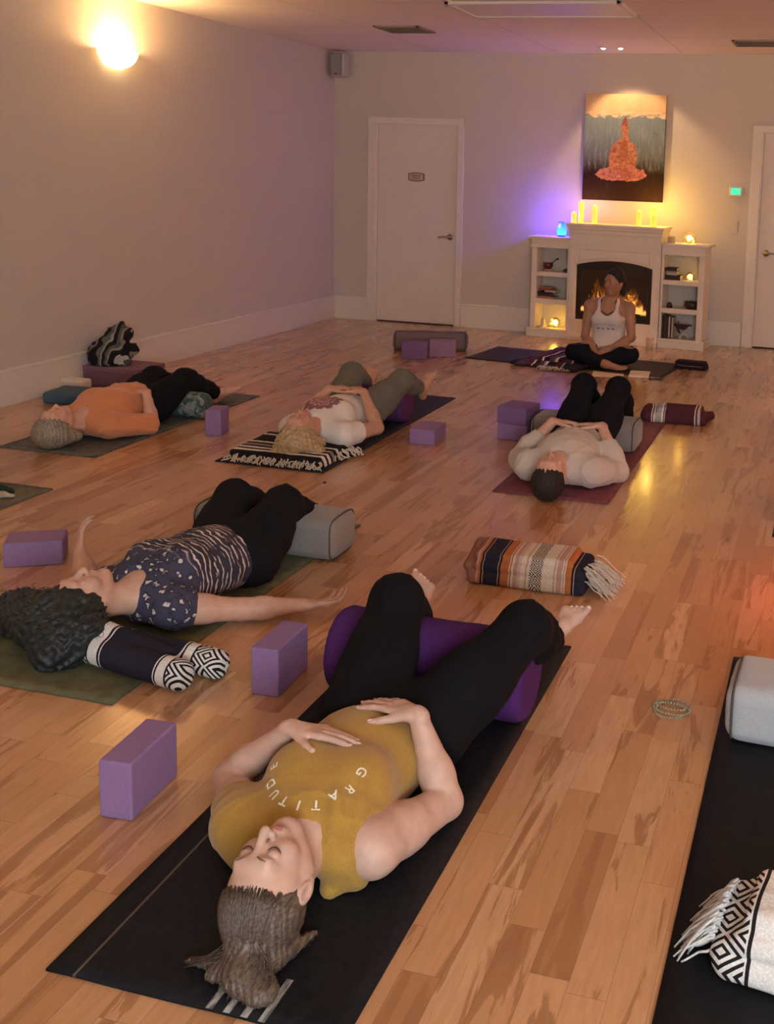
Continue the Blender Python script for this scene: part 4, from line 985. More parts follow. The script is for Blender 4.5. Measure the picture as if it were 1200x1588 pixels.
# green garment and cream blanket on the mat at the left edge
t = thing('blanket', 'dark green blanket trailing on the mat at the left edge', 'blanket', (-3.93, 4.22, .0075), 0)
soft('cloth', [rc((-.22, .0, .045), (.03, .00, .03), .045, .03, k=.03), rc((.0, .0, .02), (.22, -.02, .006), .035, .014, k=.03), el((-.22, .02, .05), (.12, .07, .06), k=.03)], cloth_mat('dark green cloth', (.015, .045, .028)), t, h=.008, disp=folds(.004, .8, 8), cuts=[((0, 0, 0), (0, 0, -1))])
t = thing('blanket', 'cream blanket lying flat in front of the dark green one at the left edge', 'blanket', (-3.92, 4.05, .0075), 0)
soft('cloth', [bx((-.02, 0, .012), (.26, .10, .013), .012), rc((.1, .05, .012), (.27, .09, .008), .02, .012, k=.02)], cloth_mat('cream cloth', (.42, .36, .27)), t, h=.008, disp=folds(.003, .8, 2), cuts=[((0, 0, 0), (0, 0, -1))])
# mala beads
bead = plain('pale green beads', (.34, .33, .22), .25, var=.2, nsc=80, bump=0, coat=.5)
t = thing('bead_necklace', 'string of small pale green beads looped on the floor right of the orange blanket', 'necklace', (-.385, 3.108, 0), R_(-4))
def loop_pts(ax_, ay, n, ph=0., wob=.1, cx_=0, cy_=0):
    return [(cx_+ax_*(1+wob*math.sin(3*a+ph))*math.cos(a), cy_+ay*(1+wob*math.sin(2*a+ph))*math.sin(a)) for a in np.linspace(0, 2*math.pi, n, endpoint=False)]
sbm = bmesh.new(); bm = bmesh.new(); rs = random.Random(3)
for q, (ax_, ay, n, ph, cx_, cy_) in enumerate([(.055, .060, 44, 0, 0, 0), (.050, .040, 38, 2, .004, -.004), (.045, .018, 30, 4, -.002, .006)]):
    P2 = loop_pts(ax_, ay, n, ph, .08, cx_, cy_)
    tube(sbm, [(x, y, .004+.002*q) for x, y in P2], .0008, 5, closed=True)
    for x, y in P2:
        s = bmesh.new(); bmesh.ops.create_icosphere(s, subdivisions=2, radius=.0034)
        for f in s.faces: f.smooth = True
        join(bm, s, 0, Matrix.Translation((x, y, .0036+.002*q)))
ob_ = obj('beads', bm, bead, t, True); ob_['kind'] = 'stuff'; obj('cord', sbm, gseam, t, True)
# tiny dark red petal on the floor
rock('petal', 'tiny dark red crumb on the floor near the navy mat', 'crumb', (-2.43, 4.90, 0), .010, .012, .006, plain('dark red petal', (.08, .012, .01), .6), 2, .2)
# assumed lamp out of view at the right, added for the red glow
sl = thing('assumed_salt_lamp', 'glowing red salt lamp standing on the floor beyond the right edge', 'lamp', (.50, 4.15, 0))
bm = bmesh.new(); lathe(bm, [(0, 0), (.075, 0), (.075, .022), (.06, .028), (0, .028)], 28); obj('base', bm, plain('lamp wood base', (.12, .05, .02), .5), sl, True)
rk = rock('assumed_salt_crystal', None, None, (0, 0, .028), .075, .075, .11, emis('assumed red salt glow', (1, .10, .03), 5, (.9, .04, .02)), 12, .7); rk.parent = sl
point('assumed_salt_glow', (.22, 4.12, .22), 7, (1, .10, .04), .06)  # added red light, set beside the assumed lamp
# ------------------------------------------------------------------ people
def frame(up, face):
    y = nz(up); z = np.array(face, float); z = nz(z-y*(z @ y)); x = np.cross(y, z); return np.array([x, y, z]).T    # columns: side, crown, face
def head_prims(hc, up, face, s=1., detail=True, chin=1.):
    R = frame(up, face); hc = np.array(hc, float)
    P_ = lambda x, y, z: hc+R @ np.array((x, y, z), float)*s
    E = lambda c, r, k, **kw: el(P_(*c), np.array(r)*s, R, k*s, **kw)
    Cc = lambda a, b, ra, rb, k, **kw: rc(P_(*a), P_(*b), ra*s, rb*s, k*s, **kw)
    ps = [E((0, .028, -.012), (.074, .088, .090), .02), E((0, -.015, .030), (.060, .080, .058), .03),
          Cc((-.046, -.045, .0), (-.012, -.090, .055), .024, .021, .03), Cc((.046, -.045, .0), (.012, -.090, .055), .024, .021, .03), E((0, -.093, .064), (.020, .016, .018), .02)]
    if detail:
        ps += [Cc((-.030, .033, .078), (.030, .033, .078), .012, .012, .02), E((-.036, -.022, .062), (.024, .024, .022), .02), E((.036, -.022, .062), (.024, .024, .022), .02),
               E((-.031, .010, .100), (.019, .013, .016), .012, neg=True), E((.031, .010, .100), (.019, .013, .016), .012, neg=True),
               E((-.031, .008, .0765), (.0155, .0125, .0125), .003), E((.031, .008, .0765), (.0155, .0125, .0125), .003),
               Cc((0, .020, .088), (0, -.024, .109), .0065, .0105, .010), E((-.012, -.027, .098), (.0075, .007, .009), .006), E((.012, -.027, .098), (.0075, .007, .009), .006),
               E((0, -.054, .078), (.026, .020, .014), .015),
               Cc((-.018, -.050, .087), (0, -.047, .0945), .0035, .0055, .004), Cc((.018, -.050, .087), (0, -.047, .0945), .0035, .0055, .004),
               Cc((-.015, -.057, .087), (.015, -.057, .087), .005, .005, .005), E((0, -.057, .089), (.012, .0055, .0065), .004),
               E((0, -.0525, .101), (.021, .0018, .009), .002, neg=True)]
    for sgn in (-1, 1):
        ps += [E((sgn*.076, -.002, -.012), (.009, .030, .019), .006), E((sgn*.083, .002, -.007), (.005, .017, .010), .005, neg=True), E((sgn*.074, -.030, -.006), (.007, .009, .008), .005)]
    return ps, P_, R
def hand_prims(w, d, n, side=1, s=1., curl=(.25, .3, .2), spread=.12, thumb=(.55, .8), tcurl=.3):
    """w wrist, d pointing to the fingers, n out of the back of the hand, side: +1 thumb lies on cross(n,d)"""
    w = np.array(w, float); d = nz(d); n = np.array(n, float); n = nz(n-d*(n @ d)); l = np.cross(n, d)*side; ps = []
    fl = (n, 1.45); mc = []
    for i, (o, L) in enumerate(((.030, .086), (.010, .090), (-.010, .085), (-.028, .076))):
        b = w+l*(.017-.011*i)*s+d*.012*s; e = w+d*L*s+l*o*s; mc.append(e)
        ps.append(rc(b, e, .0155*s, .0120*s, .010*s, flat=fl))
    ps.append(rc(w-d*.01*s, w+d*.03*s, .0235*s, .024*s, .012*s, flat=(n, 1.35)))
    lens = ((.040, .024, .018), (.045, .028, .019), (.041, .026, .018), (.031, .019, .016)); rad = (.0088, .0090, .0084, .0074)
    tips = []
    cu = curl if isinstance(curl[0], (tuple, list)) else [curl]*4
    for i in range(4):
        sp = spread*(1.5-i)*1.; dd = nz(d*math.cos(sp)+l*math.sin(sp)); p = mc[i]; r = rad[i]*s; nn = n
        for j in range(3):
            c = cu[i][j]; dd, nn = dd*math.cos(c)-nn*math.sin(c), nn*math.cos(c)+dd*math.sin(c)
            q = p+dd*lens[i][j]*s; ps.append(rc(p, q, r, r*(.93 if j < 2 else .82), .0022 if j else .006)); r *= .93; p = q
        tips.append((p, dd, nn, r))
    b = w+d*.018*s+l*.017*s; m_ = w+d*.045*s+l*.040*s-n*.010*s
    ps.append(rc(b, m_, .0165*s, .0125*s, .012*s, flat=(n, 1.15)))
    td = nz(d*math.cos(thumb[0])+l*math.sin(thumb[0])-n*.12)
    q = m_+td*.034*s; ps.append(rc(m_, q, .0112*s, .0100*s, .005)); td = nz(td*math.cos(tcurl)+(d*.7-l*.5-n*.3)*math.sin(tcurl)); q2 = q+td*.026*s
    ps.append(rc(q, q2, .0100*s, .0080*s, .002)); tips.append((q2, td, n, .009*s)); return ps, tips
def foot_prims(a, t, u, side=1, s=1.):
    """a ankle centre, t heel-to-toe direction, u out of the top of the foot, side: +1 big toe lies on cross(u,t)"""
    a = np.array(a, float); t = nz(t); u = np.array(u, float); u = nz(u-t*(u @ t)); l = np.cross(u, t)*side; P_ = lambda x, y, z: a+(t*x+l*y+u*z)*s
    ps = [rc(P_(-.035, 0, -.038), P_(-.02, 0, -.01), .027*s, .03*s, .02*s), rc(P_(0, 0, 0), P_(.07, .004, -.022), .034*s, .027*s, .02*s), rc(P_(-.03, 0, -.045), P_(.11, -.012, -.052), .024*s, .022*s, .02*s),
          rc(P_(.06, .008, -.030), P_(.125, .020, -.048), .026*s, .020*s, .015*s), rc(P_(.06, -.010, -.038), P_(.11, -.026, -.052), .022*s, .017*s, .015*s),
          rc(P_(.118, .022, -.05), P_(.112, -.03, -.054), .019*s, .015*s, .012*s)]
    tips = []
    for i, (o, L, r) in enumerate(((.028, .055, .0135), (.009, .048, .0092), (-.005, .042, .0086), (-.018, .036, .0082), (-.031, .030, .0080))):
        b = P_(.122-.006*i, o, -.05); m_ = P_(.122-.006*i+L*.55, o*1.05, -.046); e = P_(.122-.006*i+L*.85, o*1.05, -.054)
        ps += [rc(b, m_, r*s, r*s*.95, .003), rc(m_, e, r*s*.97, r*s*.9, .002)]; tips.append((e, nz(t*.9-u*.2), u, r*s*.9))
    return ps, tips
def arm_prims(S, E_, W_, s=1., heavy=1.):
    S, E_, W_ = map(np.array, (S, E_, W_)); h = heavy
    fd = nz(W_-E_)
    up_ = [rc(S, S+(E_-S)*.45, .051*h*s, .046*h*s, .035), rc(S+(E_-S)*.35, E_, .046*h*s, .036*h*s, .02)]
    lo_ = [rc(E_, E_+(W_-E_)*.35, .037*h*s, .037*h*s, .012), rc(E_+(W_-E_)*.3, W_, .037*h*s, .0235*s, .015)]
    return up_, lo_
def leg_prims(H, K, A_, s=1., heavy=1.):
    H, K, A_ = map(np.array, (H, K, A_)); h = heavy; d = nz(A_-K); th_ = nz(K-H); b = nz((K-(H+A_)/2)+1e-6)    # b: knee points this way
    calf = K+(A_-K)*.30-b*.012
    return [rc(H, H+(K-H)*.5, .086*h*s, .070*h*s, .045), rc(H+(K-H)*.4, K, .074*h*s, .055*h*s, .04)], [el(K+b*.002, (.050*s, .050*s, .050*s), k=.03), rc(K, calf, .052*s, .054*h*s, .03), rc(calf, K+(A_-K)*.7, .052*h*s, .038*s, .02), rc(K+(A_-K)*.6, A_, .040*s, .031*s, .02)]
def skin(name, c, lip=(.42, .16, .13)):
    m = plain(name, c, .52, var=.06, nsc=35, bump=.08, bdist=.001, sss=.12); return m
def nails(root, tips, mat, origin, r=.0052, name='nail'):
    bm = bmesh.new()
    for p, d, n, rr in tips:
        R = frame(d, n); t = bmesh.new(); bmesh.ops.create_icosphere(t, subdivisions=2, radius=1.)
        M4 = Matrix.Translation(Vector(p+n*rr*.72-np.array(origin)+d*rr*.25)) @ Matrix([list(R[i]) for i in range(3)]).to_4x4() @ Matrix.Diagonal((rr*.62, rr*.8, rr*.32, 1))
        for f in t.faces: f.smooth = True
        join(bm, t, 0, M4)
    return bm
def curve_on(P_, pts, r): return [P_(*p) for p in pts]
def strands(bm, roots, r=.0016, n=5, taper=True):
    for pts in roots: tube(bm, pts, [r*(1-.6*i/(len(pts)-1)) for i in range(len(pts))], 4)
def bez(p0, p1, p2, p3, n=9):
    p0, p1, p2, p3 = map(np.array, (p0, p1, p2, p3)); return [p0*(1-t)**3+3*p1*t*(1-t)**2+3*p2*t*t*(1-t)+p3*t**3 for t in np.linspace(0, 1, n)]
def hair_mat(name, c1, c2, sc=(70, 6, 70), rough=.45):
    m, nt, b = nm(name); g = NG(nt); n = g.noise(g.scale(g.coord('Object'), sc), 2.5, 5., .7)
    nt.links.new(g.ramp(n, [(.32, c1), (.68, c2)]), b.inputs['Base Color']); b.inputs['Roughness'].default_value = rough
    nt.links.new(g.bump(n, .45, .002), b.inputs['Normal']); return m
# ---- A: woman in the mustard shirt, lying nearest the camera
def person_a():
    O = (-1.08, 2.2, 0.006)
    t = thing('person', 'woman in a mustard shirt lying on the black mat, both hands on her belly', 'person', O)
    sk = skin('fair skin', (.60, .39, .30))
    up, face = (-.025, -.995, -.10), (-.19, -.095, .977); hc = (-1.044, 1.866, .117)
    hp, P_, R = head_prims(hc, up, face, 1.03)
    nb = np.array((-1.055, 2.04, .100)); ch = np.array((-1.075, 2.20, .112)); be = np.array((-1.072, 2.39, .112)); pe = np.array((-1.062, 2.56, .110))
    neck = [rc(P_(0, -.045, -.02), nb, .054, .060, .03)]
    sL, sR = np.array((-1.235, 2.085, .088)), np.array((-.915, 2.085, .088))
    torso = [el(ch, (.150, .185, .098), k=.05), el(be, (.150, .16, .108), k=.06), el(pe, (.172, .125, .100), k=.06), rc(sL, sR, .056, .056, .05, flat=((0, 0, 1), 1.1)), el((-1.145, 2.205, .180), (.060, .065, .042), k=.04), el((-1.005, 2.205, .180), (.060, .065, .042), k=.04)]
    eL, wL = np.array((-1.395, 2.285, .060)), np.array((-1.205, 2.258, .238))
    eR, wR = np.array((-.838, 2.355, .056)), np.array((-.935, 2.405, .245))
    uL, fL = arm_prims(sL, eL, wL, .98, 1.08); uR, fR = arm_prims(sR, eR, wR, 1.0, 1.18)
    hL, tipL = hand_prims(wL, (.99, .05, .03), (-.02, .16, 1), side=-1, s=.98, curl=((.10, .10, .08), (.10, .12, .08), (.12, .12, .1), (.2, .15, .1)), spread=.035, thumb=(.8, .8), tcurl=.3)
    hR, tipR = hand_prims(wR, (-.93, .37, -.03), (.02, .05, 1), side=1, s=.98, curl=((.10, .14, .10), (.10, .14, .10), (.12, .14, .10), (.16, .16, .10)), spread=.16, thumb=(.85, .9), tcurl=.3)
    HL, KL, AL = np.array((-1.155, 2.565, .105)), np.array((-1.190, 2.885, .318)), np.array((-1.262, 3.225, .115))
    HR, KR, AR = np.array((-.965, 2.565, .105)), np.array((-.790, 2.88, .298)), np.array((-.812, 3.235, .105))
    tL, cL = leg_prims(HL, KL, AL, 1.0, 1.08); tR, cR = leg_prims(HR, KR, AR, 1.0, 1.08)
    fLp, toeL = foot_prims(AL, (-.12, .40, .90), (.05, -.92, .40), side=1, s=.95); fRp, toeR = foot_prims(AR, (.52, .42, .72), (.05, -.86, .5), side=-1, s=.95)
    body = hp+neck+torso+uL+fL+uR+fR+hL+hR+tL+cL+tR+cR+fLp+fRp
    lo, hi = (-1.14, 1.73, .0), (-.94, 1.99, .26)
    BO = soft('body', body, [sk, plain('lips', (.52, .22, .19), .45, bump=0)], t, h=.0058, origin=O, cuts=[((0, 0, .007), (0, 0, -1))],
         fine=[(lo, hi, .0026), ((-1.24, 2.18, .19), (-.98, 2.31, .30), .0034), ((-1.14, 2.35, .19), (-.91, 2.52, .30), .0034)],
         matfn=lambda C: ((np.abs(((C-P_(0, -.053, .09)) @ R)[:, 0]) < .019) & (np.abs(((C-P_(0, -.053, .09)) @ R)[:, 1]) < .0095-.0045*np.abs(((C-P_(0, -.053, .09)) @ R)[:, 0])/.019) & (((C-P_(0, -.053, .09)) @ R)[:, 2] > -.010)).astype(int))
    # face details
    brow = plain('light brown brows', (.20, .11, .07), .7, bump=0); lash = plain('dark lashes', (.06, .03, .02), .6, bump=0)
    for s in (-1, 1):
        bm = bmesh.new(); pts = [Vector(P_(s*x, y, z)-np.array(O)) for x, y, z in ((.012, .031, .0925), (.022, .037, .0925), (.033, .038, .088), (.044, .034, .0785))]; tube(bm, pts, [.0016, .0022, .0020, .0010], 6); obj('eyebrow', bm, brow, BO, True)
        bm = bmesh.new(); pts = [Vector(P_(s*x, y, z)-np.array(O)) for x, y, z in ((.017, .003, .0862), (.024, -.0015, .0888), (.032, -.003, .0893), (.040, -.001, .0862), (.046, .003, .080))]; tube(bm, pts, [.0008, .0015, .0017, .0016, .0008], 6); obj('eyelashes', bm, lash, BO, True)
    nl = plain('bare nails', (.72, .48, .40), .3, bump=0); nw = plain('pale painted nails', (.80, .72, .68), .25, bump=0)
    for tp in (tipL, tipR): [obj('fingernail', nails(t, [q], nl, O), nl, BO, True) for q in tp]
    for tp in (toeL, toeR): [obj('toenail', nails(t, [q], nw, O), nw, BO, True) for q in tp]
    # shirt
    sh = cloth_mat('mustard jersey', (.40, .225, .035))
    slL = [rc(sL, sL+(eL-sL)*.60, .066, .060, .035, clip=[(sL+(eL-sL)*.34, eL-sL)])]
    slR = [rc(sR, sR+(eR-sR)*.3, .064, .070, .035, clip=[(sR+(eR-sR)*.04, (.9, -.1, .25))])]
    drape = [rc((-.955, 2.06, .05), (-.985, 2.02, .02), .05, .025, .03), rc((-1.20, 2.05, .05), (-1.15, 2.02, .04), .045, .04, .04), rc((-1.19, 2.045, .10), (-.97, 2.035, .09), .045, .045, .03)]
    f = folds(.0075, .8, 31, (.6, .4, 0)); f2 = folds(.003, 1.4, 32)
    def dsp(X, Y, Z):
        near = .9*np.exp(-((Y-2.06)/.06)**2)+.22+.5*np.exp(-((Y-2.50)/.05)**2)
        pl = .007*np.sin(95*(X+.35*(Y-2.1)))*np.exp(-(((X+.975)/.055)**2+((Y-2.08)/.065)**2))
        return f(X, Y, Z)*near+f2(X, Y, Z)*.6+pl
    soft('shirt', infl(torso[:3]+torso[4:], .012, k=.05)+infl([torso[3]], .010, clip=[((-.938, 2.08, .09), (1, -.1, .1))])+slL+drape+[el((-.978, 2.11, .115), (.050, .075, .080), k=.03, clip=[((-.935, 2.08, .09), (1, -.1, .1))])]+
         infl(hp[:1]+hp[2:4], .003, k=.008, neg=True), sh, t, h=.0052, origin=O, disp=dsp, cuts=[((0, 0, .007), (0, 0, -1)), ((-1.0, 2.535, .1), (-.25, 1, .45)), ((0, 1.985, 0), (0, -1, 0))])
    # printed lettering, wrapped onto the shirt front
    shirt_o = [o for o in t.children if o.name.startswith('shirt')][0]
    from mathutils.bvhtree import BVHTree
    bv = BVHTree.FromPolygons([v.co for v in shirt_o.data.vertices], [p.vertices[:] for p in shirt_o.data.polygons])
    wp = plain('white print', (.86, .80, .66), .6, bump=0); word = 'GRATITUDE'; cx_, cy0, rad = -1.082, 2.168, .102
    for i, chv in enumerate(word):
        a = math.radians(-22-(i*136/8)) if False else math.radians(-5-i*162/8)
        c = Vector((cx_+rad*1.06*math.cos(a), cy0+rad*math.sin(a)*1.2, 0)); rot = a+math.pi/2+math.pi
        cu = bpy.data.curves.new('l', 'FONT'); cu.body = chv; cu.size = .032; cu.align_x = 'CENTER'; cu.align_y = 'CENTER'; cu.offset = .0006; ob = bpy.data.objects.new('l', cu); COL.objects.link(ob)
        dg = bpy.context.evaluated_depsgraph_get(); me = bpy.data.meshes.new_from_object(ob.evaluated_get(dg)); b2 = bmesh.new(); b2.from_mesh(me)
        for _ in range(2): bmesh.ops.subdivide_edges(b2, edges=[e for e in b2.edges if e.calc_length() > .006], cuts=1)
        bmesh.ops.triangulate(b2, faces=b2.faces[:])
        hit, nrm = bv.ray_cast(Vector((c.x-O[0], c.y-O[1], .6)), Vector((0, 0, -1)))[:2]
        nrm = (nrm+Vector((0, 0, .6))).normalized(); tx = Vector((math.cos(rot), math.sin(rot), 0)); tx = (tx-nrm*tx.dot(nrm)).normalized(); ty = nrm.cross(tx)
        for v in b2.verts:
            q = hit+tx*v.co.x+ty*v.co.y; h2, n2 = bv.find_nearest(q)[:2]; v.co = h2+(n2 if n2.dot(nrm) > 0 else -n2)*.0014
        b3 = bmesh.new(); join(b3, b2, 0); obj('printed_letter', b3, wp, shirt_o); bpy.data.objects.remove(ob); bpy.data.curves.remove(cu); bpy.data.meshes.remove(me)
    # trousers
    pk = cloth_mat('black jersey', (.006, .006, .008), var=.2)
    clipL = [(AL+nz(KL-AL)*.035, AL-KL)]; clipR = [(AR+nz(KR-AR)*.035, AR-KR)]
    cuffs = [rc(KL+(AL-KL)*.55, AL+(AL-KL)*.06, .058, .060, .02, clip=clipL), rc(KR+(AR-KR)*.55, AR+(AR-KR)*.06, .058, .060, .02, clip=clipR)]
    fp_ = folds(.010, .6, 77)
    soft('trousers', infl([torso[2]], .010, k=.05)+infl(tL+tR, .018, k=.05)+infl(cL[:3]+cR[:3], .020, k=.03)+cuffs, pk, t, h=.0065, origin=O, disp=fp_, cuts=[((0, 0, .007), (0, 0, -1)), ((0, 2.47, 0), (0, -1, 0))])
    # hair: swept back into a ponytail lying on the mat above the head
    hm = hair_mat('light brown hair', (.018, .014, .011), (.19, .135, .095), (90, 9, 90))
    hair = [el(P_(0, .036, -.022), (.082*1, .092, .092), R, .01), el(P_(0, .075, -.04), (.060, .055, .060), R, .02)]
    hair += [rc(P_(0, .112, -.055), (-1.02, 1.715, .035), .038, .040, .03, flat=((0, 0, 1), 1.3)), rc((-1.02, 1.725, .03), (-.975, 1.700, .025), .042, .036, .02, flat=((0, 0, 1), 1.5)), rc((-1.04, 1.74, .03), (-1.085, 1.72, .02), .030, .020, .02, flat=((0, 0, 1), 1.4)),
             rc((-1.06, 1.74, .025), (-1.165, 1.742, .012), .018, .004, .012), rc((-.99, 1.77, .03), (-.955, 1.885, .016), .024, .007, .015)]
    rr = random.Random(5)
    hair += [el(P_(0, -.045, .050), (.069*1.03, .104*1.03, .085*1.03), R, .006, neg=True)]
    def hd(X, Y, Z):
        return .0014*np.sin(420*X+60*Y+5*np.sin(60*Y))+.0010*np.sin(760*X+130*Z+9*np.sin(30*Y))
    soft('hair', hair, hm, t, h=.0036, origin=O, disp=hd, cuts=[((0, 0, .007), (0, 0, -1))], relax=0)
    bm = bmesh.new(); st = []
    for i in range(260):
        s0 = P_(rr.uniform(-.03, .03), .112+rr.uniform(-.01, .01), -.045+rr.uniform(-.025, .025)); s0[2] = max(s0[2], .03)
        k = rr.random()
        if k < .12: e = np.array((-1.165+rr.uniform(-.01, .03), 1.742+rr.uniform(-.02, .015), .012)); m2 = np.array((-1.09, 1.735+rr.uniform(-.02, .02), .045))
        elif k < .22: e = np.array((-.955+rr.uniform(-.02, .01), 1.885+rr.uniform(-.03, .01), .014)); m2 = np.array((-.955, 1.80, .03))
        else: e = np.array((rr.uniform(-1.06, -.945), 1.0, .012)); e[1] = 1.668+.12*abs(e[0]+1.0)+rr.uniform(0, .035); e[2] = rr.uniform(.010, .03); m2 = np.array((e[0]+rr.uniform(-.015, .03), e[1]+.03, rr.uniform(.05, .078)))
        m1 = s0+np.array((rr.uniform(-.02, .02), -.01, rr.uniform(.0, .02)))
        st.append([Vector(q-np.array(O)) for q in bez(s0, m1, m2, e)])
    for i in range(340):        # strands combed over the skull
        x = rr.uniform(-.068, .068); a = rr.uniform(-.25, .6)
        pts = []
        for k in range(9):
            u = k/8; ang = math.radians(27+a*16+(122-a*10)*u); xx = x*(1-.75*u**1.6); rad_ = math.sqrt(max(.0, 1-(xx/.086)**2))
            pts.append(Vector(P_(xx, .036+.0935*math.sin(math.radians(0)+0)*0+.094*rad_*math.cos(math.pi/2-ang) if False else .036+.0945*rad_*math.sin(ang), -.022+.0945*rad_*math.cos(ang))-np.array(O)))
        st.append([p for p in pts if p.z > .002])
    strands(bm, [s for s in st if len(s) > 3], .0010); so2 = obj('hair_strands', bm, hm, t, True); so2['kind'] = 'stuff'
    bm = bmesh.new(); c = P_(.0, .112, -.058); tube(bm, [Vector(c-np.array(O)+R @ np.array((.031*math.cos(q), 0, .031*math.sin(q)))) for q in np.linspace(0, 6.283, 20, endpoint=False)], .006, 8, closed=True)
    obj('hair_tie', bm, pk, t, True)
person_a()

def simple_person(lab, O, sk, hc, up, face, nb, sL, sR, spine, arms, legs, top, bottom, hair_fn, h=.0075, hs=1., floor=.007, handh=.0045, extra=None, hands=None, feet=None, sleeves=(.7, .7), hems=(.06, .06), waist=None, shirt_cut=None, torso_extra=(), heavy=(1., 1.), shirt_infl=.012, pant_infl=.012, armh=1., neckr=(.052, .056), shirt_folds=(.003, .8, 1), neckline=None, hand_s=.95, pant_folds=(.008, .7, 2), leg_s=1., topname='shirt', bottomname='trousers', scoop=None):
    t = thing('person', lab, 'person', O); hp, P_, R = head_prims(hc, up, face, hs)
    ch, be, pe = spine; torso = [el(c, r, k=.05) if Rm is None else el(c, r, Rm, .05) for c, r, Rm in (ch, be, pe)]+[rc(sL, sR, .054*hs, .054*hs, .05)]+list(torso_extra)
    neck = [rc(P_(0, -.045, -.02), nb, neckr[0], neckr[1], .03)]
    body = hp+neck+torso; fines = []; A_ = []
    for (S, E_, W_), hd_ in zip(arms, hands):
        u, f = arm_prims(S, E_, W_, armh, heavy[0]); A_.append((S, E_, u, f)); body += u+f
        if hd_:
            hpz, tp = hand_prims(W_, s=hand_s, **hd_); body += hpz; l = np.min([bounds(q)[0] for q in hpz], axis=0); u_ = np.max([bounds(q)[1] for q in hpz], axis=0); fines.append((l, u_, handh))
    Lg = []
    for (H_, K_, An), ft in zip(legs, feet):
        a, b = leg_prims(H_, K_, An, leg_s, heavy[1]); Lg.append((a, b, np.array(K_, float), np.array(An, float))); body += a+b
        if ft: fpz, tp = foot_prims(An, s=.92, **ft); body += fpz
    soft('body', body, sk, t, h=h, fine=fines, origin=O, cuts=[((0, 0, floor), (0, 0, -1))])
    sl = []
    for (S, E_, u, f), k in zip(A_, sleeves):
        S = np.array(S, float); E_ = np.array(E_, float)
        if k and k <= 1: sl.append(rc(S, S+(E_-S)*min(1, k+.1), .064*armh, .060*armh, .035, clip=[(S+(E_-S)*k, E_-S)]))
        elif k: W0 = np.array(f[1]['b']); sl += infl(u+f[:1], .012, k=.03)+infl(f[1:], .012, k=.03, clip=[(E_+(W0-E_)*.62, W0-E_)])
    f = folds(*shirt_folds)
    cut = [((0, 0, floor), (0, 0, -1))]+([shirt_cut] if shirt_cut else [])
    neg = [rc(P_(0, -.02, .10), np.array(nb, float)+R[:, 2]*.075-R[:, 1]*.0, .05, .052, .015, neg=True)] if scoop is None else scoop
    soft(topname, infl(torso, shirt_infl, k=.05)+sl+list(extra or [])+neg, top, t, h=h, origin=O, disp=f, cuts=cut)
    pp = infl([torso[2]], pant_infl, k=.05)
    for (a, b, K_, An), hm_ in zip(Lg, hems): pp += infl(a, pant_infl, k=.05)+infl(b[:3], pant_infl, k=.03)+infl([b[3]], pant_infl, clip=[(An+nz(K_-An)*hm_, An-K_)])
    soft(bottomname, pp, bottom, t, h=h, origin=O, disp=folds(*pant_folds), cuts=[((0, 0, floor), (0, 0, -1))]+([waist] if waist else []))
    hair_fn(t, P_, R, O); return t
def cap_hair(mat, extra=(), disp=None, h=.006, face=True, vol=(.083, .093, .094), floor=.007, name='hair'):
    def fn(t, P_, R, O):
        ps = [el(P_(0, .036, -.022), vol, R, .01)]+[q(P_) for q in extra]
        if face: ps += [el(P_(0, -.060, .048), (.070, .100, .088), R, .006, neg=True)]
        soft(name, ps, mat, t, h=h, origin=O, disp=disp, cuts=[((0, 0, floor), (0, 0, -1))], relax=0)
    return fn

# ---- B: woman in the black and white patterned shirt on the olive mat
def pattern_shirt():
    m, nt, b = nm('black and white patterned jersey'); g = NG(nt); co = g.coord('Object'); x, y, z = g.sep(co)
    n = g.noise(co, 26., 4., .65); nb_ = g.noise(co, 12., 2.)
    # crosswise stripes on the lower body, floral blotches toward the neck
    v = g.m('ADD', g.m('MULTIPLY', y, 42.), g.m('ADD', g.m('MULTIPLY', x, 9.), g.m('MULTIPLY', nb_, 2.4))); fr_ = g.m('FRACT', v)
    s = g.ramp(g.m('ADD', fr_, g.m('MULTIPLY', g.m('SUBTRACT', n, .5), .5)), [(.30, (.03, .026, .045)), (.36, (.62, .56, .50)), (.58, (.62, .56, .50)), (.64, (.03, .026, .045))])
    s = g.mix(g.ramp(g.noise(g.scale(co, (3, 14, 3)), 5., 3.), [(.52, (0, 0, 0)), (.56, (1, 1, 1))]), s, (.03, .026, .045))
    vm = g.n('ShaderNodeVectorMath', operation='ADD'); nn_ = g.n('ShaderNodeTexNoise'); g.put(nn_.inputs['Vector'], co); nn_.inputs['Scale'].default_value = 55; sc_ = g.scale(nn_.outputs[1], (.035, .035, .035)); g.put(vm.inputs[0], co); g.put(vm.inputs[1], sc_)
    vo = g.n('ShaderNodeTexVoronoi'); g.put(vo.inputs['Vector'], vm.outputs[0]); vo.inputs['Scale'].default_value = 34
    fl = g.ramp(g.m('ADD', vo.outputs['Distance'], g.m('MULTIPLY', n, .5)), [(.44, (.60, .54, .48)), (.50, (.30, .28, .30)), (.56, (.03, .03, .06)), (.66, (.02, .02, .045)), (.78, (.045, .045, .085))])
    c = g.mix(g.ramp(g.m('ADD', y, g.m('MULTIPLY', n, .06)), [(.02, (0, 0, 0)), (.05, (1, 1, 1))]), fl, s)
    nt.links.new(c, b.inputs['Base Color']); b.inputs['Roughness'].default_value = .85; return m
rr = random.Random(11)
def curls(P_, pts):
    return pts
bh = hair_mat('black curly hair', (.004, .006, .006), (.022, .030, .030), (30, 30, 30), .55)
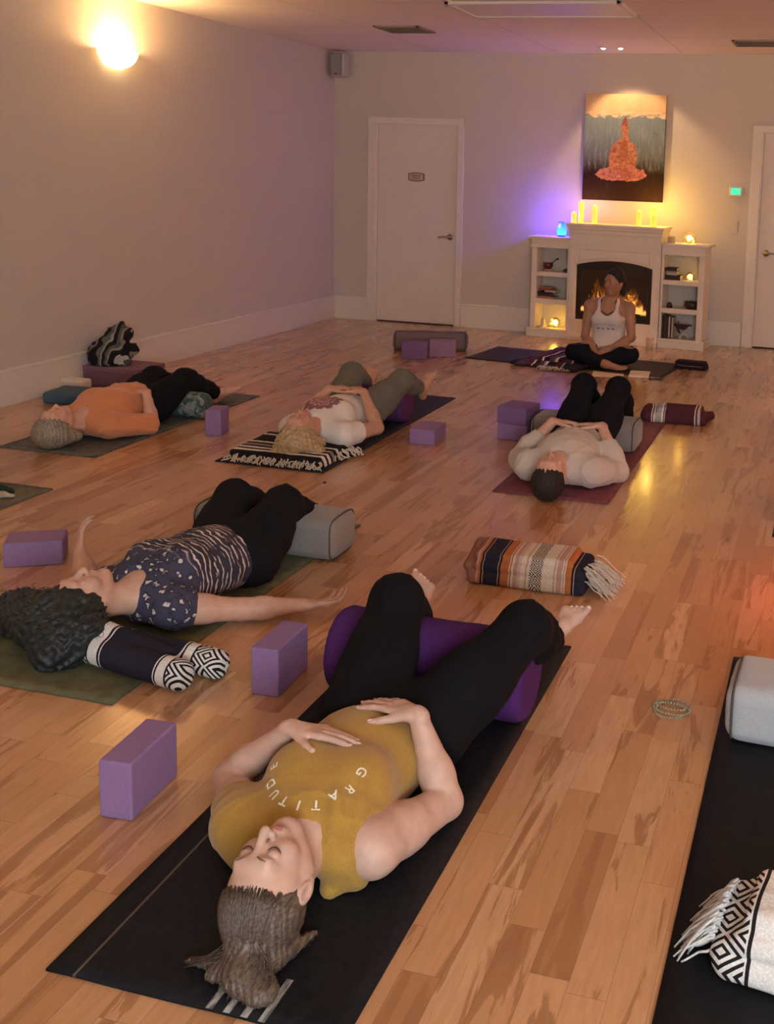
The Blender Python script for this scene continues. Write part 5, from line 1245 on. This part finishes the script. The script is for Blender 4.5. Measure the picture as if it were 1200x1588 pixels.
def hairB(t, P_, R, O):
    ps = [el(P_(0, .04, -.02), (.105, .105, .100), R, .02)]
    for c, r in (((-2.37, 2.83, .10), .105), ((-2.27, 2.80, .08), .085), ((-2.44, 2.86, .10), .09), ((-2.52, 2.90, .09), .085), ((-2.60, 2.93, .07), .075), ((-2.30, 2.75, .06), .07), ((-2.22, 2.84, .09), .06)): ps.append(el(c, (r, r*.9, min(r, .095)), k=.04))
    ps += [el(P_(0, -.062, .050), (.066, .098, .088), R, .01, neg=True)]
    def hd(X, Y, Z): return .006*np.sin(70*X+12*np.sin(22*Z))*np.sin(64*Y+5*np.sin(31*X))+.004*np.sin(140*X+50*Y)*np.sin(120*Z+90*Y)
    soft('hair', ps, bh, t, h=.006, origin=O, disp=hd, cuts=[((0, 0, .007), (0, 0, -1))], relax=0)
    bm = bmesh.new(); st = []
    for i in range(170):        # loose curls standing off the mass
        q = ps[rr.randrange(1, 8)]; d = nz((rr.gauss(0, 1), rr.gauss(0, 1), abs(rr.gauss(0, 1))+.1)); p0 = q['c']+d*q['r']*.92; u_ = nz(np.cross(d, (.3, .2, .9))); v_ = np.cross(d, u_); r_ = rr.uniform(.005, .010); pts = []
        for k in range(14):
            a = k*.9; pts.append(Vector(p0+d*(.0022*k-.004)+u_*(r_*math.cos(a))+v_*(r_*math.sin(a))-np.array(O)))
        if min(p.z for p in pts) > .0: st.append(pts)
    strands(bm, st, .0016); o = obj('curls', bm, bh, t, True); o['kind'] = 'stuff'
skB = skin('warm light skin', (.58, .36, .26))
Zr = lambda a: np.array([[math.cos(a), -math.sin(a), 0], [math.sin(a), math.cos(a), 0], [0, 0, 1]])
simple_person('woman in a black and white patterned shirt lying on the olive mat, arm outstretched', (-2.2, 3.2, .006), skB,
    (-2.325, 2.925, .145), (-.28, -.93, -.06), (-.10, -.02, 1), (-2.235, 3.075, .125), (-2.395, 3.165, .10), (-2.095, 3.085, .10),
    [((-2.225, 3.24, .125), (.145, .18, .10), Zr(-.15)), ((-2.19, 3.41, .128), (.145, .15, .112), Zr(-.1)), ((-2.165, 3.56, .115), (.160, .12, .105), Zr(-.05))],
    [((-2.395, 3.165, .10), (-2.60, 3.30, .06), (-2.72, 3.42, .10)), ((-2.095, 3.085, .095), (-1.915, 3.235, .058), (-1.745, 3.365, .045))],
    [((-2.255, 3.58, .11), (-2.335, 3.88, .228), (-2.32, 4.22, .075)), ((-2.07, 3.575, .11), (-2.095, 3.85, .232), (-2.10, 4.17, .075))],
    pattern_shirt(), cloth_mat('charcoal black leggings', (.008, .008, .011), var=.2), hairB, h=.006,
    hands=[dict(d=(-.35, .5, .75), n=(-.6, -.6, .2), side=1, curl=(.35, .4, .3)), dict(d=(.75, .62, -.06), n=(.1, -.1, -1), side=1, curl=(.35, .5, .4), spread=.06, thumb=(.4, .8))],
    feet=[dict(t=(-.4, .9, .05), u=(0, -.1, 1), side=1), dict(t=(-.1, .9, -.05), u=(0, .1, 1), side=-1)],
    sleeves=(.35, .30), hems=(.0, .0), shirt_cut=((-2.1, 3.605, .1), (-.18, 1, .35)), waist=((0, 3.46, 0), (0, -1, 0)), shirt_infl=.016, shirt_folds=(.006, .8, 41), pant_infl=.014,
    torso_extra=[el((-2.295, 3.26, .195), (.055, .06, .042), k=.04), el((-2.155, 3.25, .195), (.055, .06, .042), k=.04)], armh=.98, heavy=(1.08, 1.08))

# ---- C: woman in the orange shirt near the left wall
ashb = hair_mat('ash blond hair', (.15, .13, .10), (.34, .29, .22), (40, 12, 40))
skC = skin('rosy skin', (.62, .36, .26))
simple_person('woman in an orange long shirt lying on the leafy mat by the left wall', (-4.05, 5.3, .006), skC,
    (-4.10, 4.985, .125), (-.05, -.99, -.12), (.0, -.12, 1), (-4.07, 5.16, .115), (-4.235, 5.215, .10), (-3.915, 5.195, .10),
    [((-4.07, 5.35, .125), (.155, .19, .105), None), ((-4.06, 5.52, .130), (.150, .16, .118), None), ((-4.05, 5.68, .118), (.165, .13, .108), None)],
    [((-4.235, 5.215, .10), (-4.31, 5.47, .08), (-4.13, 5.56, .235)), ((-3.915, 5.195, .095), (-3.80, 5.44, .065), (-3.90, 5.52, .225))],
    [((-4.14, 5.69, .11), (-4.15, 5.96, .215), (-4.06, 6.28, .07)), ((-3.96, 5.69, .11), (-3.92, 5.955, .225), (-3.90, 6.28, .075))],
    cloth_mat('orange cotton', (.62, .24, .10)), cloth_mat('black trousers', (.007, .0075, .010), var=.2),
    cap_hair(ashb, [lambda P: el(P(0, .03, -.03), (.098, .10, .085), k=.03), lambda P: rc(P(.06, .02, -.05), P(.085, -.08, -.07), .045, .03, .03), lambda P: rc(P(-.06, .02, -.05), P(-.085, -.06, -.07), .045, .03, .03)], disp=lambda X, Y, Z: .003*np.sin(140*X+20*np.sin(18*Y))),
    hands=[dict(d=(.95, .15, -.02), n=(0, .1, 1), side=-1, curl=(.15, .2, .15), spread=.05), dict(d=(-.85, .45, .0), n=(.05, .15, 1), side=1, curl=(.2, .25, .2), spread=.06)],
    feet=[dict(t=(-.1, .75, .6), u=(0, -.65, .75), side=1), dict(t=(.45, .75, .45), u=(0, -.55, .8), side=-1)],
    sleeves=(1, 1), hems=(.02, .02), shirt_cut=((-4, 5.70, .1), (0, 1, .25)), waist=((0, 5.58, 0), (0, -1, 0)), shirt_infl=.016, shirt_folds=(.008, .7, 51), pant_infl=.016,
    torso_extra=[el((-4.14, 5.37, .20), (.06, .06, .045), k=.04), el((-4.0, 5.37, .20), (.06, .06, .045), k=.04)])

# ---- D: blonde woman in the white shirt with a mandala print
def mandala_shirt():
    m, nt, b = nm('white jersey with mandala'); g = NG(nt); co = g.coord('Object'); x, y, z = g.sep(co)
    dx = g.m('ADD', x, .02); dy = g.m('ADD', y, -.075); r = g.m('SQRT', g.m('ADD', g.m('MULTIPLY', dx, dx), g.m('MULTIPLY', dy, dy))); a = g.m('ARCTAN2', dy, dx)
    pet = g.m('MULTIPLY', g.m('COSINE', g.m('MULTIPLY', a, 12.)), .008); pet2 = g.m('MULTIPLY', g.m('COSINE', g.m('MULTIPLY', a, 24.)), .004)
    rr_ = g.m('ADD', r, pet)
    c = g.ramp(g.m('DIVIDE', g.m('ADD', rr_, pet2), .13), [(0, (.36, .15, .14)), (.22, (.55, .38, .33)), (.30, (.30, .12, .14)), (.46, (.50, .36, .33)), (.55, (.26, .11, .14)), (.80, (.35, .18, .20)), (.86, (.70, .66, .60))], 'CONSTANT')
    nt.links.new(g.mix(g.m('GREATER_THAN', z, .10), (.70, .66, .60), c), b.inputs['Base Color']); b.inputs['Roughness'].default_value = .85; return m
blonde = hair_mat('golden blond hair', (.24, .15, .07), (.60, .42, .22), (45, 14, 45))
simple_person('blonde woman in a white mandala shirt lying on the navy mat, hands clasped', (-2.78, 5.55, .006), skin('tanned skin', (.55, .30, .20)),
    (-2.765, 5.265, .155), (.02, -.98, -.16), (-.02, -.16, 1), (-2.765, 5.43, .125), (-2.925, 5.49, .105), (-2.60, 5.465, .105),
    [((-2.77, 5.62, .128), (.150, .18, .102), None), ((-2.77, 5.79, .13), (.145, .15, .112), None), ((-2.765, 5.94, .12), (.160, .125, .105), None)],
    [((-2.925, 5.49, .105), (-3.00, 5.70, .12), (-2.865, 5.84, .275)), ((-2.60, 5.465, .10), (-2.50, 5.71, .10), (-2.645, 5.84, .275))],
    [((-2.86, 5.95, .12), (-2.90, 6.22, .30), (-2.93, 6.56, .16)), ((-2.68, 5.95, .115), (-2.555, 6.21, .285), (-2.555, 6.56, .16))],
    mandala_shirt(), cloth_mat('grey green trousers', (.13, .125, .095)),
    cap_hair(blonde, [lambda P: el(P(0, .055, -.04), (.105, .10, .075), k=.03), lambda P: rc(P(.03, .09, -.05), P(.09, .12, -.09), .05, .035, .03), lambda P: rc(P(-.05, .05, -.05), P(-.13, .05, -.085), .05, .035, .03), lambda P: rc(P(-.05, .0, -.04), P(-.10, -.04, -.075), .045, .03, .03)], disp=lambda X, Y, Z: .0035*np.sin(150*X+14*np.sin(24*Y))+.002*np.sin(90*Y+200*Z), floor=.05),
    hands=[dict(d=(.75, .45, .1), n=(-.2, -.2, 1), side=-1, curl=(.35, .5, .4), spread=.05), dict(d=(-.75, .50, .12), n=(.2, -.1, 1), side=1, curl=(.35, .5, .4), spread=.05)],
    feet=[dict(t=(-.2, .55, .8), u=(0, -.85, .5), side=1), dict(t=(.15, .45, .88), u=(0, -.88, .45), side=-1)],
    sleeves=(.45, .45), hems=(.12, .12), shirt_cut=((-2.7, 5.93, .1), (0, 1, .2)), waist=((0, 5.82, 0), (0, -1, 0)), shirt_infl=.015, shirt_folds=(.006, .8, 61), pant_infl=.012, armh=1.02, heavy=(1.05, 1.05),
    torso_extra=[el((-2.84, 5.64, .20), (.06, .06, .043), k=.04), el((-2.70, 5.64, .20), (.06, .06, .043), k=.04)])

# ---- E: dark haired person in the grey shirt with raised knees
dkh = hair_mat('dark brown hair', (.006, .004, .004), (.022, .013, .011), (60, 10, 60), .75)
def hairE(t, P_, R, O):
    ps = [el(P_(0, .036, -.022), (.084, .094, .095), R, .01), el(P_(0, -.062, .046), (.066, .088, .086), R, .006, neg=True), rc(P_(0, .14, .03), P_(0, .02, .09), .0035, .0035, .003, neg=True)]
    soft('hair', ps, dkh, t, h=.0045, origin=O, disp=lambda X, Y, Z: .0012*np.sin(300*X+20*Y), cuts=[((0, 0, .007), (0, 0, -1))], relax=0)
simple_person('person in a pale grey sweater lying on the mauve mat with knees raised', (-1.3, 5.45, .006), skin('soft skin', (.60, .36, .26)),
    (-1.29, 5.055, .115), (.03, -.99, -.10), (0, -.10, 1), (-1.29, 5.22, .115), (-1.455, 5.27, .10), (-1.125, 5.265, .10),
    [((-1.29, 5.41, .125), (.155, .19, .105), None), ((-1.295, 5.58, .118), (.145, .16, .100), None), ((-1.30, 5.75, .115), (.155, .13, .10), None)],
    [((-1.455, 5.27, .10), (-1.575, 5.49, .065), (-1.425, 5.62, .255)), ((-1.125, 5.265, .095), (-1.02, 5.45, .062), (-1.15, 5.62, .255))],
    [((-1.385, 5.79, .11), (-1.385, 6.18, .355), (-1.34, 6.50, .075)), ((-1.215, 5.79, .11), (-1.175, 6.18, .355), (-1.17, 6.52, .075))],
    cloth_mat('pale grey sweater', (.56, .50, .43)), cloth_mat('dark navy leggings', (.006, .0065, .011), var=.2), hairE, h=.006,
    hands=[dict(d=(.92, .30, .0), n=(0, .1, 1), side=-1, curl=(.15, .2, .15), spread=.05), dict(d=(-.95, .22, .0), n=(.05, .1, 1), side=1, curl=(.15, .2, .15), spread=.05)],
    feet=[dict(t=(-.05, 1, -.1), u=(0, .1, 1), side=1), dict(t=(.05, 1, -.1), u=(0, .1, 1), side=-1)],
    sleeves=(3, 3), hems=(.0, .0), shirt_cut=((-1.3, 5.74, .1), (0, 1, .25)), waist=((0, 5.63, 0), (0, -1, 0)), shirt_infl=.018, shirt_folds=(.009, .7, 71), pant_infl=.010, heavy=(1.1, 1.0), armh=1.05)

# ---- F: instructor sitting cross legged in front of the fire
def seated():
    O = (-1.79, 8.9, .03); lean = -.03
    t = thing('person', 'woman in a white racerback tank top sitting cross legged in front of the fireplace', 'person', O)
    sk = skin('brown tanned skin', (.40, .20, .12))
    px, py = -1.80, 8.92
    hc = (px+.035, py-.03, .705); up, face = (-.03, -.06, 1), (-.50, -.86, .02)
    hp, P_, R = head_prims(hc, up, face, .93)
    nb = np.array((px+.005, py-.005, .555)); pe = np.array((px, py, .135)); be = np.array((px, py-.005, .25)); ch = np.array((px, py-.01, .40))
    sL, sR = np.array((px-.165, py-.01, .49)), np.array((px+.165, py-.01, .49))
    torso = [el(ch, (.145, .098, .155), k=.05), el(be, (.125, .098, .13), k=.05), el(pe, (.165, .125, .115), k=.05), rc(sL, sR, .05, .05, .05), rc(np.array((px-.1, py, .53)), np.array((px+.1, py, .53)), .03, .03, .05), el((px-.068, py-.095, .405), (.055, .045, .055), k=.035), el((px+.068, py-.095, .405), (.055, .045, .055), k=.035)]
    neck = [rc(P_(0, -.05, -.02), nb, .045, .052, .03)]
    eL, wL = np.array((px-.195, py-.05, .235)), np.array((px-.045, py-.215, .12)); eR, wR = np.array((px+.205, py-.05, .25)), np.array((px+.06, py-.205, .175))
    uL, fL = arm_prims(sL, eL, wL, .95, 1.); uR, fR = arm_prims(sR, eR, wR, .95, 1.)
    hL, tL = hand_prims(wL, (.55, -.45, -.65), (-.35, -.85, .3), side=1, s=.93, curl=(.25, .3, .25), spread=.06); hR, tR = hand_prims(wR, (-.75, -.25, -.60), (.2, -.9, .3), side=-1, s=.93, curl=(.3, .35, .25), spread=.05)
    HL, KL, AL = np.array((px-.10, py-.03, .11)), np.array((px-.245, py-.22, .125)), np.array((px+.06, py-.30, .05))
    HR, KR, AR = np.array((px+.10, py-.03, .11)), np.array((px+.225, py-.22, .135)), np.array((px-.06, py-.24, .055))
    lL, cL = leg_prims(HL, KL, AL, 1., 1.); lR, cR = leg_prims(HR, KR, AR, 1., 1.)
    ftL, _ = foot_prims(AL, (.95, -.10, -.05), (.1, -.75, .6), side=1, s=.9); ftR, _ = foot_prims(AR, (-.9, .15, 0), (-.1, -.6, .7), side=-1, s=.9)
    soft('body', hp+neck+torso+uL+fL+uR+fR+hL+hR+lL+cL+lR+cR+ftL+ftR, sk, t, h=.0072, origin=O, fine=[((px-.08, py-.16, .58), (px+.13, py+.08, .84), .0045), ((px-.08, py-.33, .04), (px+.08, py-.2, .18), .005)], cuts=[((0, 0, .01), (0, 0, -1))])
    wt = cloth_mat('white cotton tank', (.72, .64, .58))
    front = el((px, py-.12, .515), (.066, .14, .085), k=.012, neg=True)
    back = rc((px, py+.10, .62), (px, py+.10, .52), .06, .065, .012, neg=True)
    arml = [rc((px+s*.185, py-.25, .50), (px+s*.185, py+.2, .50), .095, .095, .012, neg=True) for s in (-1, 1)]+[rc((px+s*.185, py-.25, .60), (px+s*.185, py+.2, .60), .105, .105, .012, neg=True) for s in (-1, 1)]
    soft('tank_top', infl(torso[:3]+torso[5:], .013, k=.05)+infl(torso[3:5], .011)+[front, el((px, py-.09, .58), (.072, .16, .09), k=.012, neg=True), back]+arml+[rc((px-.1, py-.07, .14), (px+.1, py-.07, .14), .06, .06, .03)], wt, t, h=.0065, origin=O, disp=folds(.003, .8, 81), cuts=[((0, 0, .10), (0, 0, -1)), ((0, 0, .575), (0, 0, 1))])
    # crossed bra straps, printed motif
    blk = plain('black strap', (.015, .01, .012), .6, bump=0)
    bodyo = [o for o in t.children if o.name.startswith('body')][0]; top = [o for o in t.children if o.name.startswith('tank_top')][0]
    from mathutils.bvhtree import BVHTree
    bvb = BVHTree.FromPolygons([v.co for v in bodyo.data.vertices], [p.vertices[:] for p in bodyo.data.polygons]); bvt = BVHTree.FromPolygons([v.co for v in top.data.vertices], [p.vertices[:] for p in top.data.polygons])
    def onto(bv, x, z, off): 
        hit = bv.ray_cast(Vector((x-O[0], -.6, z-O[2])), Vector((0, 1, 0)))[0]; return (hit+Vector((0, -off, 0))) if hit else None
    for sg in (-1, 1):
        for a, b in (((px+sg*.062, .56), (px+sg*.070, .465)), ((px+sg*.068, .475), (px-sg*.02, .425)), ((px+sg*.066, .45), (px-sg*.0, .415))):
            bm = bmesh.new(); pts = [onto(bvb, a[0]+(b[0]-a[0])*k/8, a[1]+(b[1]-a[1])*k/8, .003) for k in range(9)]; pts = [p for p in pts if p]
            if len(pts) > 2: tube(bm, pts, .0045, 6); obj('bra_strap', bm, blk, t, True)
            else: bm.free()
    bm = bmesh.new(); pts = [onto(bvb, px-.055+.11*k/10, .423-.012*math.sin(math.pi*k/10), .0035) for k in range(11)]; pts = [p for p in pts if p]
    if len(pts) > 2: tube(bm, pts, .009, 6); obj('bra_band', bm, blk, t, True)
    bm = bmesh.new(); rs = random.Random(6)
    for row, (z0, n, w_, r_) in enumerate(((.360, 13, .014, .0022), (.322, 4, .042, .0045))):
        for i in range(n):
            x = px-.005+(i-(n-1)/2)*w_
            for k in range(1 if row == 0 else 3):
                q = [onto(bvt, x+rs.uniform(-.4, .4)*w_*.8, z0+rs.uniform(-.006, .006), .002) for _ in range(3)]; q = [p for p in q if p]
                if len(q) > 1: tube(bm, q, r_*.6, 5)
    obj('printed_motif', bm, plain('worn dark print', (.20, .15, .14), .7, bump=0), t, True)
    lg_ = cloth_mat('black leggings', (.011, .011, .016), var=.2)
    soft('leggings', infl([torso[2]], .008, k=.04)+infl(lL+lR, .014, k=.04)+infl(cL[:3]+cR[:3], .012)+infl([cL[3]], .010, clip=[(AL+nz(KL-AL)*.05, AL-KL)])+infl([cR[3]], .010, clip=[(AR+nz(KR-AR)*.05, AR-KR)]), lg_, t, h=.0072, origin=O, disp=folds(.003, .9, 82), cuts=[((0, 0, .01), (0, 0, -1)), ((0, 0, .19), (0, 0, 1))])
    ps = [el(P_(0, .036, -.022), (.080, .088, .090), R, .01), el(P_(0, -.036, .060), (.076, .106, .090), R, .006, neg=True), el(P_(.01, .112, -.03), (.034, .028, .034), R, .01), rc(P_(.05, -.03, -.06), P_(.06, -.10, -.055), .03, .022, .02)]
    soft('hair', ps, dkh, t, h=.0055, origin=O, disp=lambda X, Y, Z: .0012*np.sin(260*X+40*Z), relax=0)
    fd = plain('face shadow brown', (.10, .045, .03), .6, bump=0)
    for s in (-1, 1):
        bm = bmesh.new(); pts = [Vector(P_(s*x*.93, y, z)-np.array(O)) for x, y, z in ((.012, .030, .091), (.024, .035, .090), (.036, .035, .083), (.046, .030, .072))]; tube(bm, pts, [.0022, .003, .0026, .0015], 6); obj('eyebrow', bm, dkh, t, True)
        bm = bmesh.new(); pts = [Vector(P_(s*x, y, z)-np.array(O)) for x, y, z in ((.018, .007, .0865), (.031, .009, .0895), (.044, .007, .082))]; tube(bm, pts, [.0015, .0032, .0015], 6); obj('eye', bm, fd, t, True)
    bm = bmesh.new(); pts = [Vector(P_(x, -.0525, z)-np.array(O)) for x, z in ((-.02, .0885), (0, .0945), (.02, .0885))]; tube(bm, pts, [.002, .0035, .002], 6); obj('lips', bm, plain('rose lips', (.28, .09, .07), .5, bump=0), t, True)
seated()
